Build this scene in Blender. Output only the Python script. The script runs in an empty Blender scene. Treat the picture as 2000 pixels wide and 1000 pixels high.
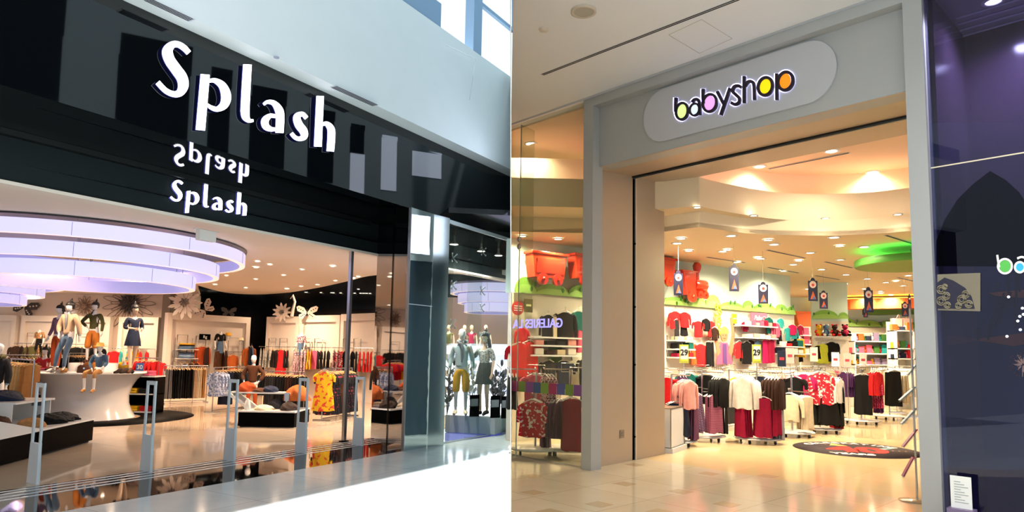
import bpy, bmesh, math, random
from mathutils import Vector, Matrix
R = math.radians
rnd = random.Random(7)
scene = bpy.context.scene
col = scene.collection

# ------------------------------------------------------------------ camera
H = 1.6
F, PX, PY = 1300.0, 1000.0, 565.0
PITCH, ROLL = R(5.451), R(1.045)
YL, YR = R(58.826), R(-47.115)          # headings of the two shop fronts

def cam_rot():
    cp, sp, cr, sr = math.cos(PITCH), math.sin(PITCH), math.cos(ROLL), math.sin(ROLL)
    Rp = Matrix(((1, 0, 0), (0, cp, sp), (0, -sp, cp)))
    Rr = Matrix(((cr, sr, 0), (-sr, cr, 0), (0, 0, 1)))
    B = Matrix(((1, 0, 0), (0, 0, -1), (0, 1, 0)))      # rows: world axes seen by a level camera
    return (Rr @ Rp @ B.transposed()).transposed()      # camera -> world
WC = cam_rot()
cam_data = bpy.data.cameras.new('camera')
cam = bpy.data.objects.new('camera', cam_data)
col.objects.link(cam)
cam.matrix_world = Matrix.Translation((0, 0, H)) @ WC.to_4x4()
cam_data.sensor_width = 36
cam_data.lens = 36 * F / 2000
cam_data.shift_y = (PY - 500) / 2000
cam_data.clip_end = 200
scene.camera = cam

# ------------------------------------------------------------------ look
scene.view_settings.view_transform = 'Standard'
scene.view_settings.look = 'None'
scene.view_settings.gamma = 1
scene.view_settings.exposure = 0.75
scene.view_settings.use_curve_mapping = False
scene.cycles.max_bounces = 7
scene.cycles.diffuse_bounces = 3
scene.cycles.glossy_bounces = 4
scene.cycles.transmission_bounces = 6
scene.cycles.transparent_max_bounces = 12
scene.cycles.sample_clamp_indirect = 4
scene.cycles.caustics_reflective = False
scene.cycles.caustics_refractive = False
scene.cycles.use_denoising = True

# ------------------------------------------------------------------ sky, sun
world = bpy.data.worlds.new('World'); scene.world = world
world.use_nodes = True
bg = world.node_tree.nodes['Background']
bg.inputs[0].default_value = (0.80, 0.90, 1.0, 1)
bg.inputs[1].default_value = 0.75
sun_d = bpy.data.lights.new('sun', 'SUN'); sun_d.energy = 7.0; sun_d.angle = R(1.0)
sun_d.color = (1, 0.98, 0.95)
sun = bpy.data.objects.new('sun', sun_d); col.objects.link(sun)
# it shines over the left shop's roof down onto the mall floor
_dir = Vector((math.sin(YL), -math.cos(YL) * 1.0, -6.6)).normalized()
sun.rotation_mode = 'QUATERNION'
sun.rotation_quaternion = _dir.to_track_quat('-Z', 'Y')

# ------------------------------------------------------------------ placing helpers
ML = Matrix.Rotation(YL, 4, 'Z')
MR = Matrix.Rotation(YR, 4, 'Z')
CAMP = Vector((0, 0, H))
def ray(px, py):
    return (WC @ Vector(((px - PX) / F, -(py - PY) / F, -1.0)))
def wz(px, py, z=0.0):
    d = ray(px, py); t = (z - H) / d.z; return CAMP + d * t
def wd(px, py, d0):
    d = ray(px, py); return CAMP + d * (d0 / d.y)
def pl(M, px, py, Y):                    # local point on a front-parallel plane Y of a shop front
    d = M.transposed().to_3x3() @ ray(px, py); t = Y / d.y
    return Vector((0, 0, H)) + d * t
def lz(M, px, py, z=0.0):
    return M.transposed().to_3x3() @ wz(px, py, z)
def at(px, d0, z):                       # world point in column px, at depth d0, at height z
    lo, hi = -4000, 5000
    for _ in range(50):
        m = (lo + hi) / 2
        if wd(px, m, d0).z > z: lo = m
        else: hi = m
    return wd(px, lo, d0)

# ------------------------------------------------------------------ materials
def s2l(c): return c / 12.92 if c <= 0.04045 else ((c + 0.055) / 1.055) ** 2.4
def hexc(h):
    h = h.lstrip('#'); return tuple(s2l(int(h[i:i + 2], 16) / 255) for i in (0, 2, 4)) + (1,)
MC = {}
def pm(name, hx='808080', rough=0.6, metal=0.0, spec=0.5, em=None, ems=0.0, noise=0.0, nscale=8.0, coat=0.0, bump=0.0, bscale=30.0):
    if name in MC: return MC[name]
    m = bpy.data.materials.new(name); m.use_nodes = True
    nt = m.node_tree; b = nt.nodes['Principled BSDF']
    c = hexc(hx)
    b.inputs['Base Color'].default_value = c
    b.inputs['Roughness'].default_value = rough
    b.inputs['Metallic'].default_value = metal
    b.inputs['Specular IOR Level'].default_value = spec
    if coat: b.inputs['Coat Weight'].default_value = coat; b.inputs['Coat Roughness'].default_value = 0.03
    if em:
        b.inputs['Emission Color'].default_value = hexc(em); b.inputs['Emission Strength'].default_value = ems
    if noise or bump:
        tc = nt.nodes.new('ShaderNodeTexCoord'); n = nt.nodes.new('ShaderNodeTexNoise')
        n.inputs['Scale'].default_value = nscale if noise else bscale
        n.inputs['Detail'].default_value = 3
        nt.links.new(tc.outputs['Object'], n.inputs['Vector'])
        if noise:
            r = nt.nodes.new('ShaderNodeMix'); r.data_type = 'RGBA'
            r.inputs[6].default_value = tuple(x * (1 - noise) for x in c[:3]) + (1,)
            r.inputs[7].default_value = tuple(min(1, x * (1 + noise)) for x in c[:3]) + (1,)
            nt.links.new(n.outputs[0], r.inputs[0]); nt.links.new(r.outputs[2], b.inputs['Base Color'])
        if bump:
            bp = nt.nodes.new('ShaderNodeBump'); bp.inputs['Strength'].default_value = bump; bp.inputs['Distance'].default_value = 0.02
            nt.links.new(n.outputs[0], bp.inputs['Height']); nt.links.new(bp.outputs[0], b.inputs['Normal'])
    MC[name] = m; return m
def pmix(name, h1, h2, kind='voronoi', scale=20.0, thr=0.5, rough=0.8, h3=None, spec=0.3, vec='Object', sep=None):
    """two or three flat colours in a fabric or stone pattern"""
    if name in MC: return MC[name]
    m = bpy.data.materials.new(name); m.use_nodes = True
    nt = m.node_tree; b = nt.nodes['Principled BSDF']
    b.inputs['Roughness'].default_value = rough; b.inputs['Specular IOR Level'].default_value = spec
    tc = nt.nodes.new('ShaderNodeTexCoord')
    if kind == 'voronoi':
        n = nt.nodes.new('ShaderNodeTexVoronoi'); n.inputs['Scale'].default_value = scale; out = n.outputs['Distance']
    elif kind == 'noise':
        n = nt.nodes.new('ShaderNodeTexNoise'); n.inputs['Scale'].default_value = scale; n.inputs['Detail'].default_value = 4; out = n.outputs[0]
    elif kind == 'check':
        n = nt.nodes.new('ShaderNodeTexChecker'); n.inputs['Scale'].default_value = scale; out = n.outputs[1]
    else:
        n = nt.nodes.new('ShaderNodeTexWave'); n.inputs['Scale'].default_value = scale; out = n.outputs[1]
        n.bands_direction = 'Z'
    nt.links.new(tc.outputs[vec], n.inputs['Vector'])
    cr = nt.nodes.new('ShaderNodeValToRGB'); cr.color_ramp.interpolation = 'CONSTANT'
    cr.color_ramp.elements[0].color = hexc(h1); cr.color_ramp.elements[1].position = thr; cr.color_ramp.elements[1].color = hexc(h2)
    if h3:
        e = cr.color_ramp.elements.new(thr + 0.15); e.color = hexc(h3)
    nt.links.new(out, cr.inputs[0]); nt.links.new(cr.outputs[0], b.inputs['Base Color'])
    MC[name] = m; return m
def tiles(name, c1, c2, grout, size, rough=0.1, ang=0.0, gw=0.006, accent=None, spec=0.5, stretch=1.0, off=0.0, var=0.5):
    """stone floor tiles with joints, in world metres"""
    m = bpy.data.materials.new(name); m.use_nodes = True
    nt = m.node_tree; b = nt.nodes['Principled BSDF']
    tc = nt.nodes.new('ShaderNodeTexCoord'); mp = nt.nodes.new('ShaderNodeMapping')
    mp.inputs['Rotation'].default_value[2] = -ang
    nt.links.new(tc.outputs['Object'], mp.inputs[0])
    br = nt.nodes.new('ShaderNodeTexBrick')
    br.offset = off; br.inputs['Scale'].default_value = 1.0
    br.inputs['Brick Width'].default_value = size * stretch; br.inputs['Row Height'].default_value = size
    br.inputs['Mortar Size'].default_value = gw
    br.inputs['Color1'].default_value = hexc(c1); br.inputs['Color2'].default_value = hexc(c2); br.inputs['Mortar'].default_value = hexc(grout)
    br.inputs['Bias'].default_value = 0
    nt.links.new(mp.outputs[0], br.inputs['Vector'])
    n = nt.nodes.new('ShaderNodeTexNoise'); n.inputs['Scale'].default_value = 3; n.inputs['Detail'].default_value = 6
    nt.links.new(tc.outputs['Object'], n.inputs['Vector'])
    mx = nt.nodes.new('ShaderNodeMix'); mx.data_type = 'RGBA'; mx.blend_type = 'MULTIPLY'; mx.inputs[0].default_value = 0.25 * var
    nt.links.new(br.outputs[0], mx.inputs[6]); nt.links.new(n.outputs[0], mx.inputs[7])
    nt.links.new(mx.outputs[2], b.inputs['Base Color'])
    b.inputs['Roughness'].default_value = rough; b.inputs['Specular IOR Level'].default_value = spec
    MC[name] = m; return m
def glass(name, tint='e8f4f0', refl=0.06, edge=0.35):
    """thin clear pane: mostly clear, mirrors more at a glancing angle"""
    m = bpy.data.materials.new(name); m.use_nodes = True
    nt = m.node_tree; nt.nodes.clear()
    o = nt.nodes.new('ShaderNodeOutputMaterial'); mix = nt.nodes.new('ShaderNodeMixShader')
    t = nt.nodes.new('ShaderNodeBsdfTransparent'); t.inputs[0].default_value = hexc(tint)
    g = nt.nodes.new('ShaderNodeBsdfGlossy'); g.inputs['Roughness'].default_value = 0.0
    lw = nt.nodes.new('ShaderNodeLayerWeight'); lw.inputs[0].default_value = 0.25
    mr = nt.nodes.new('ShaderNodeMapRange'); mr.inputs[3].default_value = refl; mr.inputs[4].default_value = edge
    nt.links.new(lw.outputs['Facing'], mr.inputs[0]); nt.links.new(mr.outputs[0], mix.inputs[0])
    nt.links.new(t.outputs[0], mix.inputs[1]); nt.links.new(g.outputs[0], mix.inputs[2]); nt.links.new(mix.outputs[0], o.inputs[0])
    MC[name] = m; return m

# ------------------------------------------------------------------ mesh building
class MB:
    def __init__(s): s.v = []; s.f = []; s.mi = []; s.mats = []; s.cur = 0; s.smooth = []; s.sm = False
    def mat(s, m, smooth=None):
        if m not in s.mats: s.mats.append(m)
        s.cur = s.mats.index(m)
        if smooth is not None: s.sm = smooth
        return s
    def add(s, vs, fs, smooth=None):
        o = len(s.v); s.v += [tuple(v) for v in vs]
        for f in fs:
            s.f.append([i + o for i in f]); s.mi.append(s.cur); s.smooth.append(s.sm if smooth is None else smooth)
        return s
    def box(s, x0, x1, y0, y1, z0, z1):
        return s.add([(x0, y0, z0), (x1, y0, z0), (x1, y1, z0), (x0, y1, z0), (x0, y0, z1), (x1, y0, z1), (x1, y1, z1), (x0, y1, z1)],
                     [(0, 3, 2, 1), (4, 5, 6, 7), (0, 1, 5, 4), (1, 2, 6, 5), (2, 3, 7, 6), (3, 0, 4, 7)], False)
    def prism(s, poly, z0, z1):         # counter-clockwise footprint
        n = len(poly)
        vs = [(p[0], p[1], z0) for p in poly] + [(p[0], p[1], z1) for p in poly]
        fs = [tuple(range(n))[::-1], tuple(range(n, 2 * n))] + [(i, (i + 1) % n, n + (i + 1) % n, n + i) for i in range(n)]
        return s.add(vs, fs, False)
    def hprism(s, poly, y0, y1):        # outline in XZ, thickness along Y
        n = len(poly)
        vs = [(p[0], y0, p[1]) for p in poly] + [(p[0], y1, p[1]) for p in poly]
        fs = [tuple(range(n)), tuple(range(n, 2 * n))[::-1]] + [((i + 1) % n, i, n + i, n + (i + 1) % n) for i in range(n)]
        return s.add(vs, fs, False)
    def loft(s, rings, caps=True, smooth=True, closed=True):
        n = len(rings[0]); vs = [p for r in rings for p in r]; fs = []
        for k in range(len(rings) - 1):
            for i in range(n if closed else n - 1):
                j = (i + 1) % n; fs.append((k * n + i, k * n + j, (k + 1) * n + j, (k + 1) * n + i))
        s.add(vs, fs, smooth)
        if caps and closed:
            s.add(rings[0], [tuple(range(n))[::-1]], False); s.add(rings[-1], [tuple(range(n))], False)
        return s
    def lathe(s, prof, n=20, c=(0, 0), smooth=True, a0=0.0, a1=2 * math.pi, caps=True):
        full = abs(a1 - a0 - 2 * math.pi) < 1e-6; m = n if full else n + 1
        rings = [[(c[0] + r * math.cos(a0 + (a1 - a0) * i / n), c[1] + r * math.sin(a0 + (a1 - a0) * i / n), z) for i in range(m)] for r, z in prof]
        return s.loft(rings, caps and full, smooth, full)
    def tube(s, pts, r, n=8, smooth=True, caps=True):
        pts = [Vector(p) for p in pts]; rings = []; up = Vector((0, 0, 1))
        rr = r if isinstance(r, (list, tuple)) else [r] * len(pts)
        for i, p in enumerate(pts):
            t = (pts[min(i + 1, len(pts) - 1)] - pts[max(i - 1, 0)]).normalized()
            a = up if abs(t.dot(up)) < 0.95 else Vector((1, 0, 0))
            u = t.cross(a).normalized(); w = u.cross(t).normalized()
            rings.append([p + (u * math.cos(2 * math.pi * k / n) + w * math.sin(2 * math.pi * k / n)) * rr[i] for k in range(n)])
        return s.loft(rings, caps, smooth)
    def cyl(s, a, b, r, n=12): return s.tube([a, b], r, n, True)
    def ball(s, c, rx, ry=None, rz=None, n=12, m=8):
        ry = ry or rx; rz = rz or rx
        rings = []
        for k in range(m + 1):
            t = -math.pi / 2 + math.pi * k / m; cr = max(math.cos(t), 0.02)
            rings.append([(c[0] + rx * cr * math.cos(2 * math.pi * i / n), c[1] + ry * cr * math.sin(2 * math.pi * i / n), c[2] + rz * math.sin(t)) for i in range(n)])
        return s.loft(rings, True, True)
    def mesh(s, name):
        me = bpy.data.meshes.new(name)
        me.from_pydata(s.v, [], s.f)
        for m in s.mats: me.materials.append(m)
        me.polygons.foreach_set('material_index', s.mi)
        me.polygons.foreach_set('use_smooth', s.smooth)
        me.update(); return me
    def build(s, name, parent=None, M=None, label=None, bevel=0.0):
        me = s.mesh(name); o = bpy.data.objects.new(name, me); col.objects.link(o)
        if parent is not None: o.parent = parent
        if M is not None: o.matrix_world = M if parent is None else M
        if label: o['label'] = label
        if bevel:
            b = o.modifiers.new('bevel', 'BEVEL'); b.width = bevel; b.segments = 2; b.limit_method = 'ANGLE'
        return o
def fixn(o):                              # consistent outward faces
    bm = bmesh.new(); bm.from_mesh(o.data); bmesh.ops.recalc_face_normals(bm, faces=bm.faces); bm.to_mesh(o.data); bm.free(); return o
def tag(o, label, cat, group=None):
    o['label'] = label; o['category'] = cat
    if group: o['group'] = group
    return o
def struct(o): o['kind'] = 'structure'; return o
def thing(name, label, cat, M, group=None):
    o = bpy.data.objects.new(name, None); col.objects.link(o); o.empty_display_size = 0.1
    o.matrix_world = M; return tag(o, label, cat, group)
def TM(p, rz=0.0, F0=None, sc=1.0):
    M = Matrix.Translation(Vector(p)) @ Matrix.Rotation(rz, 4, 'Z') @ Matrix.Diagonal((sc, sc, sc, 1))
    return (F0 @ M) if F0 is not None else M
def B(m, smooth=False): b = MB(); b.mat(m, smooth); return b
def dup(root, M, label=None, group=None):
    r = root.copy(); col.objects.link(r); r.matrix_world = M
    if label: r['label'] = label
    if group: r['group'] = group
    for ch in list(root.children):
        c = ch.copy(); col.objects.link(c); c.parent = r
        for g in list(ch.children):
            d = g.copy(); col.objects.link(d); d.parent = c
    return r
def clean(poly):
    return poly

# letters: strokes with a width, drawn in a flat plane and thickened
def smooth_pts(pts, k=6):
    out = []
    P = [pts[0]] + list(pts) + [pts[-1]]
    for i in range(1, len(P) - 2):
        for j in range(k):
            t = j / k; q = []
            for c in range(len(pts[0])):
                a, b, d, e = P[i - 1][c], P[i][c], P[i + 1][c], P[i + 2][c]
                q.append(0.5 * ((2 * b) + (-a + d) * t + (2 * a - 5 * b + 4 * d - e) * t * t + (-a + 3 * b - 3 * d + e) * t ** 3))
            out.append(tuple(q))
    out.append(tuple(pts[-1])); return out
def stroke(mb, pts, to3, y0, y1, curve=True):
    """pts (u, v, width); to3 maps (u, v) to (x, z); thickness y0..y1"""
    P = smooth_pts(pts) if curve and len(pts) > 2 else list(pts)
    n = len(P); Lf = []; Rt = []
    for i in range(n):
        a = P[max(i - 1, 0)]; b = P[min(i + 1, n - 1)]
        dx, dy = b[0] - a[0], b[1] - a[1]; l = math.hypot(dx, dy) or 1
        nx, ny = -dy / l, dx / l; w = P[i][2] / 2
        Lf.append(to3(P[i][0] + nx * w, P[i][1] + ny * w)); Rt.append(to3(P[i][0] - nx * w, P[i][1] - ny * w))
    vs = []
    for q, r in zip(Lf, Rt):
        vs += [(q[0], y0, q[1]), (r[0], y0, r[1]), (r[0], y1, r[1]), (q[0], y1, q[1])]
    fs = []
    for i in range(n - 1):
        o = i * 4
        for k in range(4): fs.append((o + k, o + (k + 1) % 4, o + 4 + (k + 1) % 4, o + 4 + k))
    fs += [(0, 3, 2, 1), ((n - 1) * 4, (n - 1) * 4 + 1, (n - 1) * 4 + 2, (n - 1) * 4 + 3)]
    mb.add(vs, fs, False)
def text_mesh(body, size, m, extrude=0.002, align='CENTER', bold=0.0, italic=0.0):
    cu = bpy.data.curves.new('lettering', 'FONT'); cu.body = body; cu.size = size; cu.extrude = extrude
    cu.align_x = align; cu.align_y = 'CENTER'; cu.offset = bold; cu.shear = italic
    o = bpy.data.objects.new('lettering', cu); col.objects.link(o)
    dg = bpy.context.evaluated_depsgraph_get(); me = bpy.data.meshes.new_from_object(o.evaluated_get(dg))
    bpy.data.objects.remove(o); me.materials.clear(); me.materials.append(m); return me
def put_text(body, size, m, M, parent=None, name='lettering', flip=False, **k):
    me = text_mesh(body, size, m, **k)
    T = Matrix.Rotation(R(90), 4, 'X')
    if flip: T = Matrix.Diagonal((-1, 1, 1, 1)) @ T
    me.transform(T)
    if flip: me.flip_normals()
    o = bpy.data.objects.new(name, me); col.objects.link(o)
    if parent is not None: o.parent = parent
    o.matrix_world = M; return o
# ------------------------------------------------------------------ materials in use
white_plaster = pm('white plaster', 'dfe4e4', 0.7, noise=0.03, nscale=3)
cream_paint = pm('cream paint', 'eadccd', 0.6)
black_glass = pm('black gloss panel', '04070a', 0.03, spec=0.7)
black_matt = pm('black matt panel', '10191b', 0.5, spec=0.3, noise=0.15, nscale=2)
black_lac = pm('black lacquer', '020303', 0.5, spec=0.03)
mirror = pm('polished steel mirror', 'd3dad9', 0.02, metal=1.0, bump=0.16, bscale=1.6)
dark_mirror = pm('dark mirror', '8a8b92', 0.02, metal=1.0, bump=0.06, bscale=1.2)
steel = pm('brushed steel', 'b9bcbf', 0.25, metal=1.0)
white_gloss = pm('white gloss', 'eeece8', 0.12)
white_mann = pm('mannequin white', 'ece6e0', 0.35)
skin_mann = pm('mannequin beige', 'd9b596', 0.45)
lit_letter = pm('lit letter face', 'ffffff', 0.5, em='f4f2ff', ems=2.2)
lit_side = pm('letter side', '5a5f9c', 0.5, em='5a5ad0', ems=0.25)
chand_mat = pm('lit acrylic band', 'c6c2ea', 0.4, em='d8d4ff', ems=0.44)
chand_in = pm('lit acrylic inner band', '9c98cc', 0.4, em='c0baff', ems=0.30)
lamp_on = pm('lamp lens', 'ffffff', 0.5, em='fff0d8', ems=14)
lamp_cool = pm('cool lamp lens', 'ffffff', 0.5, em='f4f6ff', ems=10)
wood = pm('light wooden hanger', 'c9a06a', 0.5)
clearp = pm('white plastic', 'eceae6', 0.35)
grey_panel = pm('grey aluminium panel', 'a9adae', 0.42, spec=0.4, metal=0.15)
beige_panel = pm('champagne metal panel', 'b7a692', 0.38, metal=0.25)
rubber = pm('dark rubber', '181818', 0.7)

# ------------------------------------------------------------------ SETTING: left mall
def xmax(Y, off=0.006): return Y * math.tan(R(90) - YL + 0) * 0 + (Y * math.sin(YL) - off) / math.cos(YL)  # where a left-hand plane meets the dividing wall
def xminR(Y, off=0.006): return (-Y * math.sin(-YR) + off) / math.cos(YR)
mall_tile = tiles('pale mall tiles', 'd3dbdb', 'c3cfd0', 'aab6b8', 1.2, 0.12, YL, 0.006, var=0.9)
granite = pm('black granite', '0c0b0b', 0.03, spec=0.9, noise=0.4, nscale=30)
cream_floor = tiles('cream shop tiles', 'c9b49c', 'c4ae96', 'b5a089', 1.2, 0.06, YL, 0.004, spec=0.6)
b = B(mall_tile)
def Lp(X, Y): v = ML @ Vector((X, Y, 0)); return (v.x, v.y)
def Rp_(X, Y): v = MR @ Vector((X, Y, 0)); return (v.x, v.y)
XE = 11.72
b.prism([(-14, -8), (0, -8), (0, 4.5), Lp(xmax(7.1), 7.1), Lp(-6, 7.1)], -0.06, 0.0)
struct(b.build('floor'))
b = B(granite); b.prism([Lp(-6, 7.1), Lp(xmax(7.1), 7.1), Lp(xmax(8.6), 8.6), Lp(-6, 8.6)], -0.06, 0.0); struct(b.build('floor'))
b = B(cream_floor); b.prism([Lp(-6, 8.6), Lp(xmax(8.6), 8.6), (-0.006, 34), (-26, 34)], -0.06, 0.0); struct(b.build('floor'))
# steel door tracks let into the black threshold
for k, Y in enumerate((8.05, 8.2, 8.36, 8.5)):
    b = B(pm('pale track metal', 'c9cdd2', 0.35, metal=0.6)); b.box(-3, 9.2, Y - 0.018, Y + 0.018, 0.0, 0.004)
    struct(b.build('trim_%d' % (k + 1), M=ML))
# upper black gloss fascia, its soffit and the recessed lower fascia
b = B(black_glass); b.prism([(-6, 7.1), (xmax(7.1), 7.1), (xmax(8.9), 8.9), (-6, 8.9)], 3.97, 5.28); struct(b.build('wall_fascia', M=ML))
b = B(black_matt); b.prism([(-6, 8.6), (9.24, 8.6), (xmax(8.6) - 0.2, 8.6), (xmax(8.75), 8.75), (-6, 8.75)], 3.4, 3.965); struct(b.build('wall_fascia', M=ML))
b = B(cream_paint); b.box(-6, xmax(8.76) - 0.1, 8.55, 8.77, 3.36, 3.4); struct(b.build('trim_5', M=ML))
b = B(pm('dark seam', '020303', 0.4)); b.box(-6, 9, 8.50, 8.6, 3.9, 3.968); struct(b.build('trim_6', M=ML))
# bulkhead above
p0 = pl(ML, 800, 0, 6.8); p1 = pl(ML, 1000, 148, 6.8)
ZB = (p0.z + p1.z) / 2
b = B(white_plaster); b.prism([(-6, 6.8), (xmax(6.8), 6.8), (xmax(7.5), 7.5), (-6, 7.5)], 5.282, ZB); struct(b.build('wall_bulkhead', M=ML))
# access hatch scored on the bulkhead
b = B(pm('hatch joint', 'bcc6c8', 0.7))
hq = [pl(ML, 871, 88, 6.8), pl(ML, 929, 116, 6.8), pl(ML, 917, 195, 6.8)]
for a_, c_ in ((hq[0], hq[1]), (hq[1], hq[2])):
    b.tube([(a_.x, 6.798, a_.z), (c_.x, 6.798, c_.z)], 0.006, 4)
struct(b.build('trim_7', M=ML))
# clerestory frame above the bulkhead: blue-grey posts, open sky between
frame_blue = pm('blue grey frame', '7f9cb8', 0.4)
zt = 11.0
b = B(frame_blue)
q = pl(ML, 858, 0, 6.95)
b.box(-6, q.x, 6.9, 7.1, ZB, ZB + 0.45); struct(b.build('wall_clerestory', M=ML))
b = B(frame_blue)
q0 = pl(ML, 921, 60, 6.95).x; q1 = pl(ML, 937, 60, 6.95).x
b.box(q0, q1, 6.9, 7.1, ZB, zt); struct(b.build('window_1', M=ML))
b = B(frame_blue)
for xx in (13.6 - 2.3,): b.box(xx + 0.2, xx + 0.26, 6.93, 7.07, ZB + 1.2, zt)
b.box(q1, xmax(6.9) - 0.02, 6.93, 7.0, ZB + 1.05, ZB + 1.12); struct(b.build('window_2', M=ML))
# ventilation slots and small lamps in the soffit strip
def slot(pa, pb, M, z, n=4, w=0.05, mat=None, gap=0.5, wdt=0.09, label='', nm='ceiling_vent'):
    a_ = lz(M, *pa, z); c_ = lz(M, *pb, z); d = (c_ - a_); l = d.length; ang = math.atan2(d.y, d.x)
    t = thing(nm, label, 'vent', M @ Matrix.Translation((a_.x, a_.y, z - 0.004)) @ Matrix.Rotation(ang, 4, 'Z'))
    bb = B(pm('vent frame', 'c8ccd4', 0.5)); bb.box(0, l, -wdt / 2, wdt / 2, 0, 0.003); bb.build('frame', t)
    bb = B(pm('vent gap', '1b1d22', 0.8))
    for k in range(n):
        y = -wdt / 2 + wdt * (k + 0.5) / n; bb.box(0.02, l - 0.02, y - wdt / n * 0.25, y + wdt / n * 0.25, -0.003, 0.0)
    bb.build('slats', t)
slot((283, -4), (376, 40), ML, 5.28, 4, label='slotted air vent in soffit above the large sign, upper left', wdt=0.11)
slot((650, 168), (734, 206), ML, 5.28, 4, label='slotted air vent in soffit right of the large sign', wdt=0.12)
tag(B(pm('sensor grey', 'a0a4b4', 0.5), True).lathe([(0.035, 0), (0.035, 0.01), (0.01, 0.02)], 12).build('smoke_detector', M=ML @ Matrix.Translation(tuple(lz(ML, 540, 113, 5.26)))), 'small round grey detector on soffit above big lit letters', 'detector')

# shop roof, ceilings
b = B(cream_paint)
wavy = [at(385, 20.5, 3.5), at(440, 23.0, 3.5), at(500, 23.6, 3.5), at(560, 22.6, 3.5), at(620, 20.6, 3.5), at(680, 18.4, 3.5), at(735, 16.8, 3.5), at(860, 16.2, 3.5)]
wv = smooth_pts([(p.x, p.y) for p in wavy], 5)
foot = [Lp(-6, 8.76), Lp(xmax(8.76), 8.76), (-0.006, 16.2)] + wv[::-1] + [(-12.2, 26), (-26, 26), (-26, 10)]
b.prism(foot, 3.5, 3.62); struct(b.build('ceiling'))
b = B(pm('black ceiling', '08090b', 0.12, spec=0.6)); b.prism([(-30, 8), (-0.006, 8.0 + 4), (-0.006, 34), (-30, 34)], 4.1, 4.2)
struct(b.build('ceiling'))
b = B(pm('roof', '60656a', 0.8)); b.prism([Lp(-6, 7.0), Lp(xmax(7.6), 7.6), (-0.006, 34), (-30, 34), (-30, 12)], 5.3, 5.5) ; struct(b.build('ceiling'))
# black back wall
b = B(pm('black back wall', '07080a', 0.14, spec=0.6)); b.box(-12.2, -0.006, 29.5, 29.7, 0, 4.1); struct(b.build('wall_back'))
b = B(pm('black back wall', '07080a', 0.14, spec=0.6)); b.box(-12.35, -12.2, 24.4, 29.7, 0, 4.1); struct(b.build('wall_back'))
# cream back wall with framed niches on the left
b = B(pm('peach cream wall', 'ecd6c2', 0.6)); b.box(-30, -12.3, 25.0, 25.2, 0, 4.1); struct(b.build('wall_back'))
b = B(cream_paint); b.prism([Lp(-6, 8.7), Lp(-5.9, 8.7), (-25.9, 26), (-26, 26)], 0, 4.1); struct(b.build('wall_left'))

# added dividing wall to part the light of the two malls; its left-face panels feed the fascia reflections
part_w = pm('pale blue wall', 'b4c6cc', 0.7); part_r = pm('warm white wall', 'e4dccb', 0.7)
b = B(part_w); b.prism([(-0.002, 4.6), (0.0, 4.6), (0.0, 34), (-0.004, 34), (-0.004, 5.2)], 0, 9.6); b.mat(part_r); b.prism([(0.0, 4.6), (0.0015, 4.6), (0.004, 5.2), (0.004, 34), (0.0, 34)], 0, 5.6)
struct(b.build('wall_dividing'))
def mirror_hit(px, py, Ym=7.1):                     # where a view line bounced off the black fascia meets the dividing wall
    d = ML.transposed().to_3x3() @ ray(px, py); t = Ym / d.y
    p = Vector((0, 0, H)) + d * t; d2 = Vector((d.x, -d.y, d.z))
    P = ML @ p; D = ML.to_3x3() @ d2; t = (-0.006 - P.x) / D.x; Q = P + D * t; return Q.y, Q.z
dk = pm('dark wall glass', '05080c', 0.3, spec=0.3)
lt_b = pm('pale window glass', 'dfeaf8', 0.5, em='dce8ff', ems=1.6)  # glowing panel for the bright patches in the reflections
def wall_panel(corners, m, n, Ym=7.1):  # added reflection panel on the added divider
    ys = [mirror_hit(*c, Ym) for c in corners]
    y0 = (ys[0][0] + ys[3][0]) / 2; y1 = (ys[1][0] + ys[2][0]) / 2
    ztop = (ys[0][1] + ys[1][1]) / 2; zb = (ys[2][1] + ys[3][1]) / 2
    bb = B(m); bb.box(-0.007, -0.0045, min(y0, y1), max(y0, y1), min(zb, ztop), max(zb, ztop)); struct(bb.build('window_%d' % n))  # panels added only to give the fascia and pillar their reflections
wall_panel([(-60, -60), (144, 5), (120, 200), (-80, 150)], dk, 3)
wall_panel([(250, 55), (385, 107), (372, 275), (229, 231)], dk, 4)
wall_panel([(422, 127), (462, 145), (452, 300), (410, 285)], dk, 5)
wall_panel([(500, 160), (568, 187), (560, 330), (492, 308)], dk, 6)
wall_panel([(610, 205), (660, 225), (657, 358), (607, 340)], dk, 7)
wall_panel([(692, 240), (719, 248), (718, 300), (690, 292)], dk, 8)
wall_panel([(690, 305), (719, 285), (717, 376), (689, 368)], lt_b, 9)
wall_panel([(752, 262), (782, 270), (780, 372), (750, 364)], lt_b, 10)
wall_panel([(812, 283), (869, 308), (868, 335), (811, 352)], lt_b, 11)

teal_refl = pm('teal wall glass', '2c4552', .3); wall_panel([(792, 508), (838, 512), (838, 850), (788, 850)], teal_refl, 12, 7.06); wall_panel([(792, 418), (838, 424), (838, 500), (791, 492)], lt_b, 13, 7.06)
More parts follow.
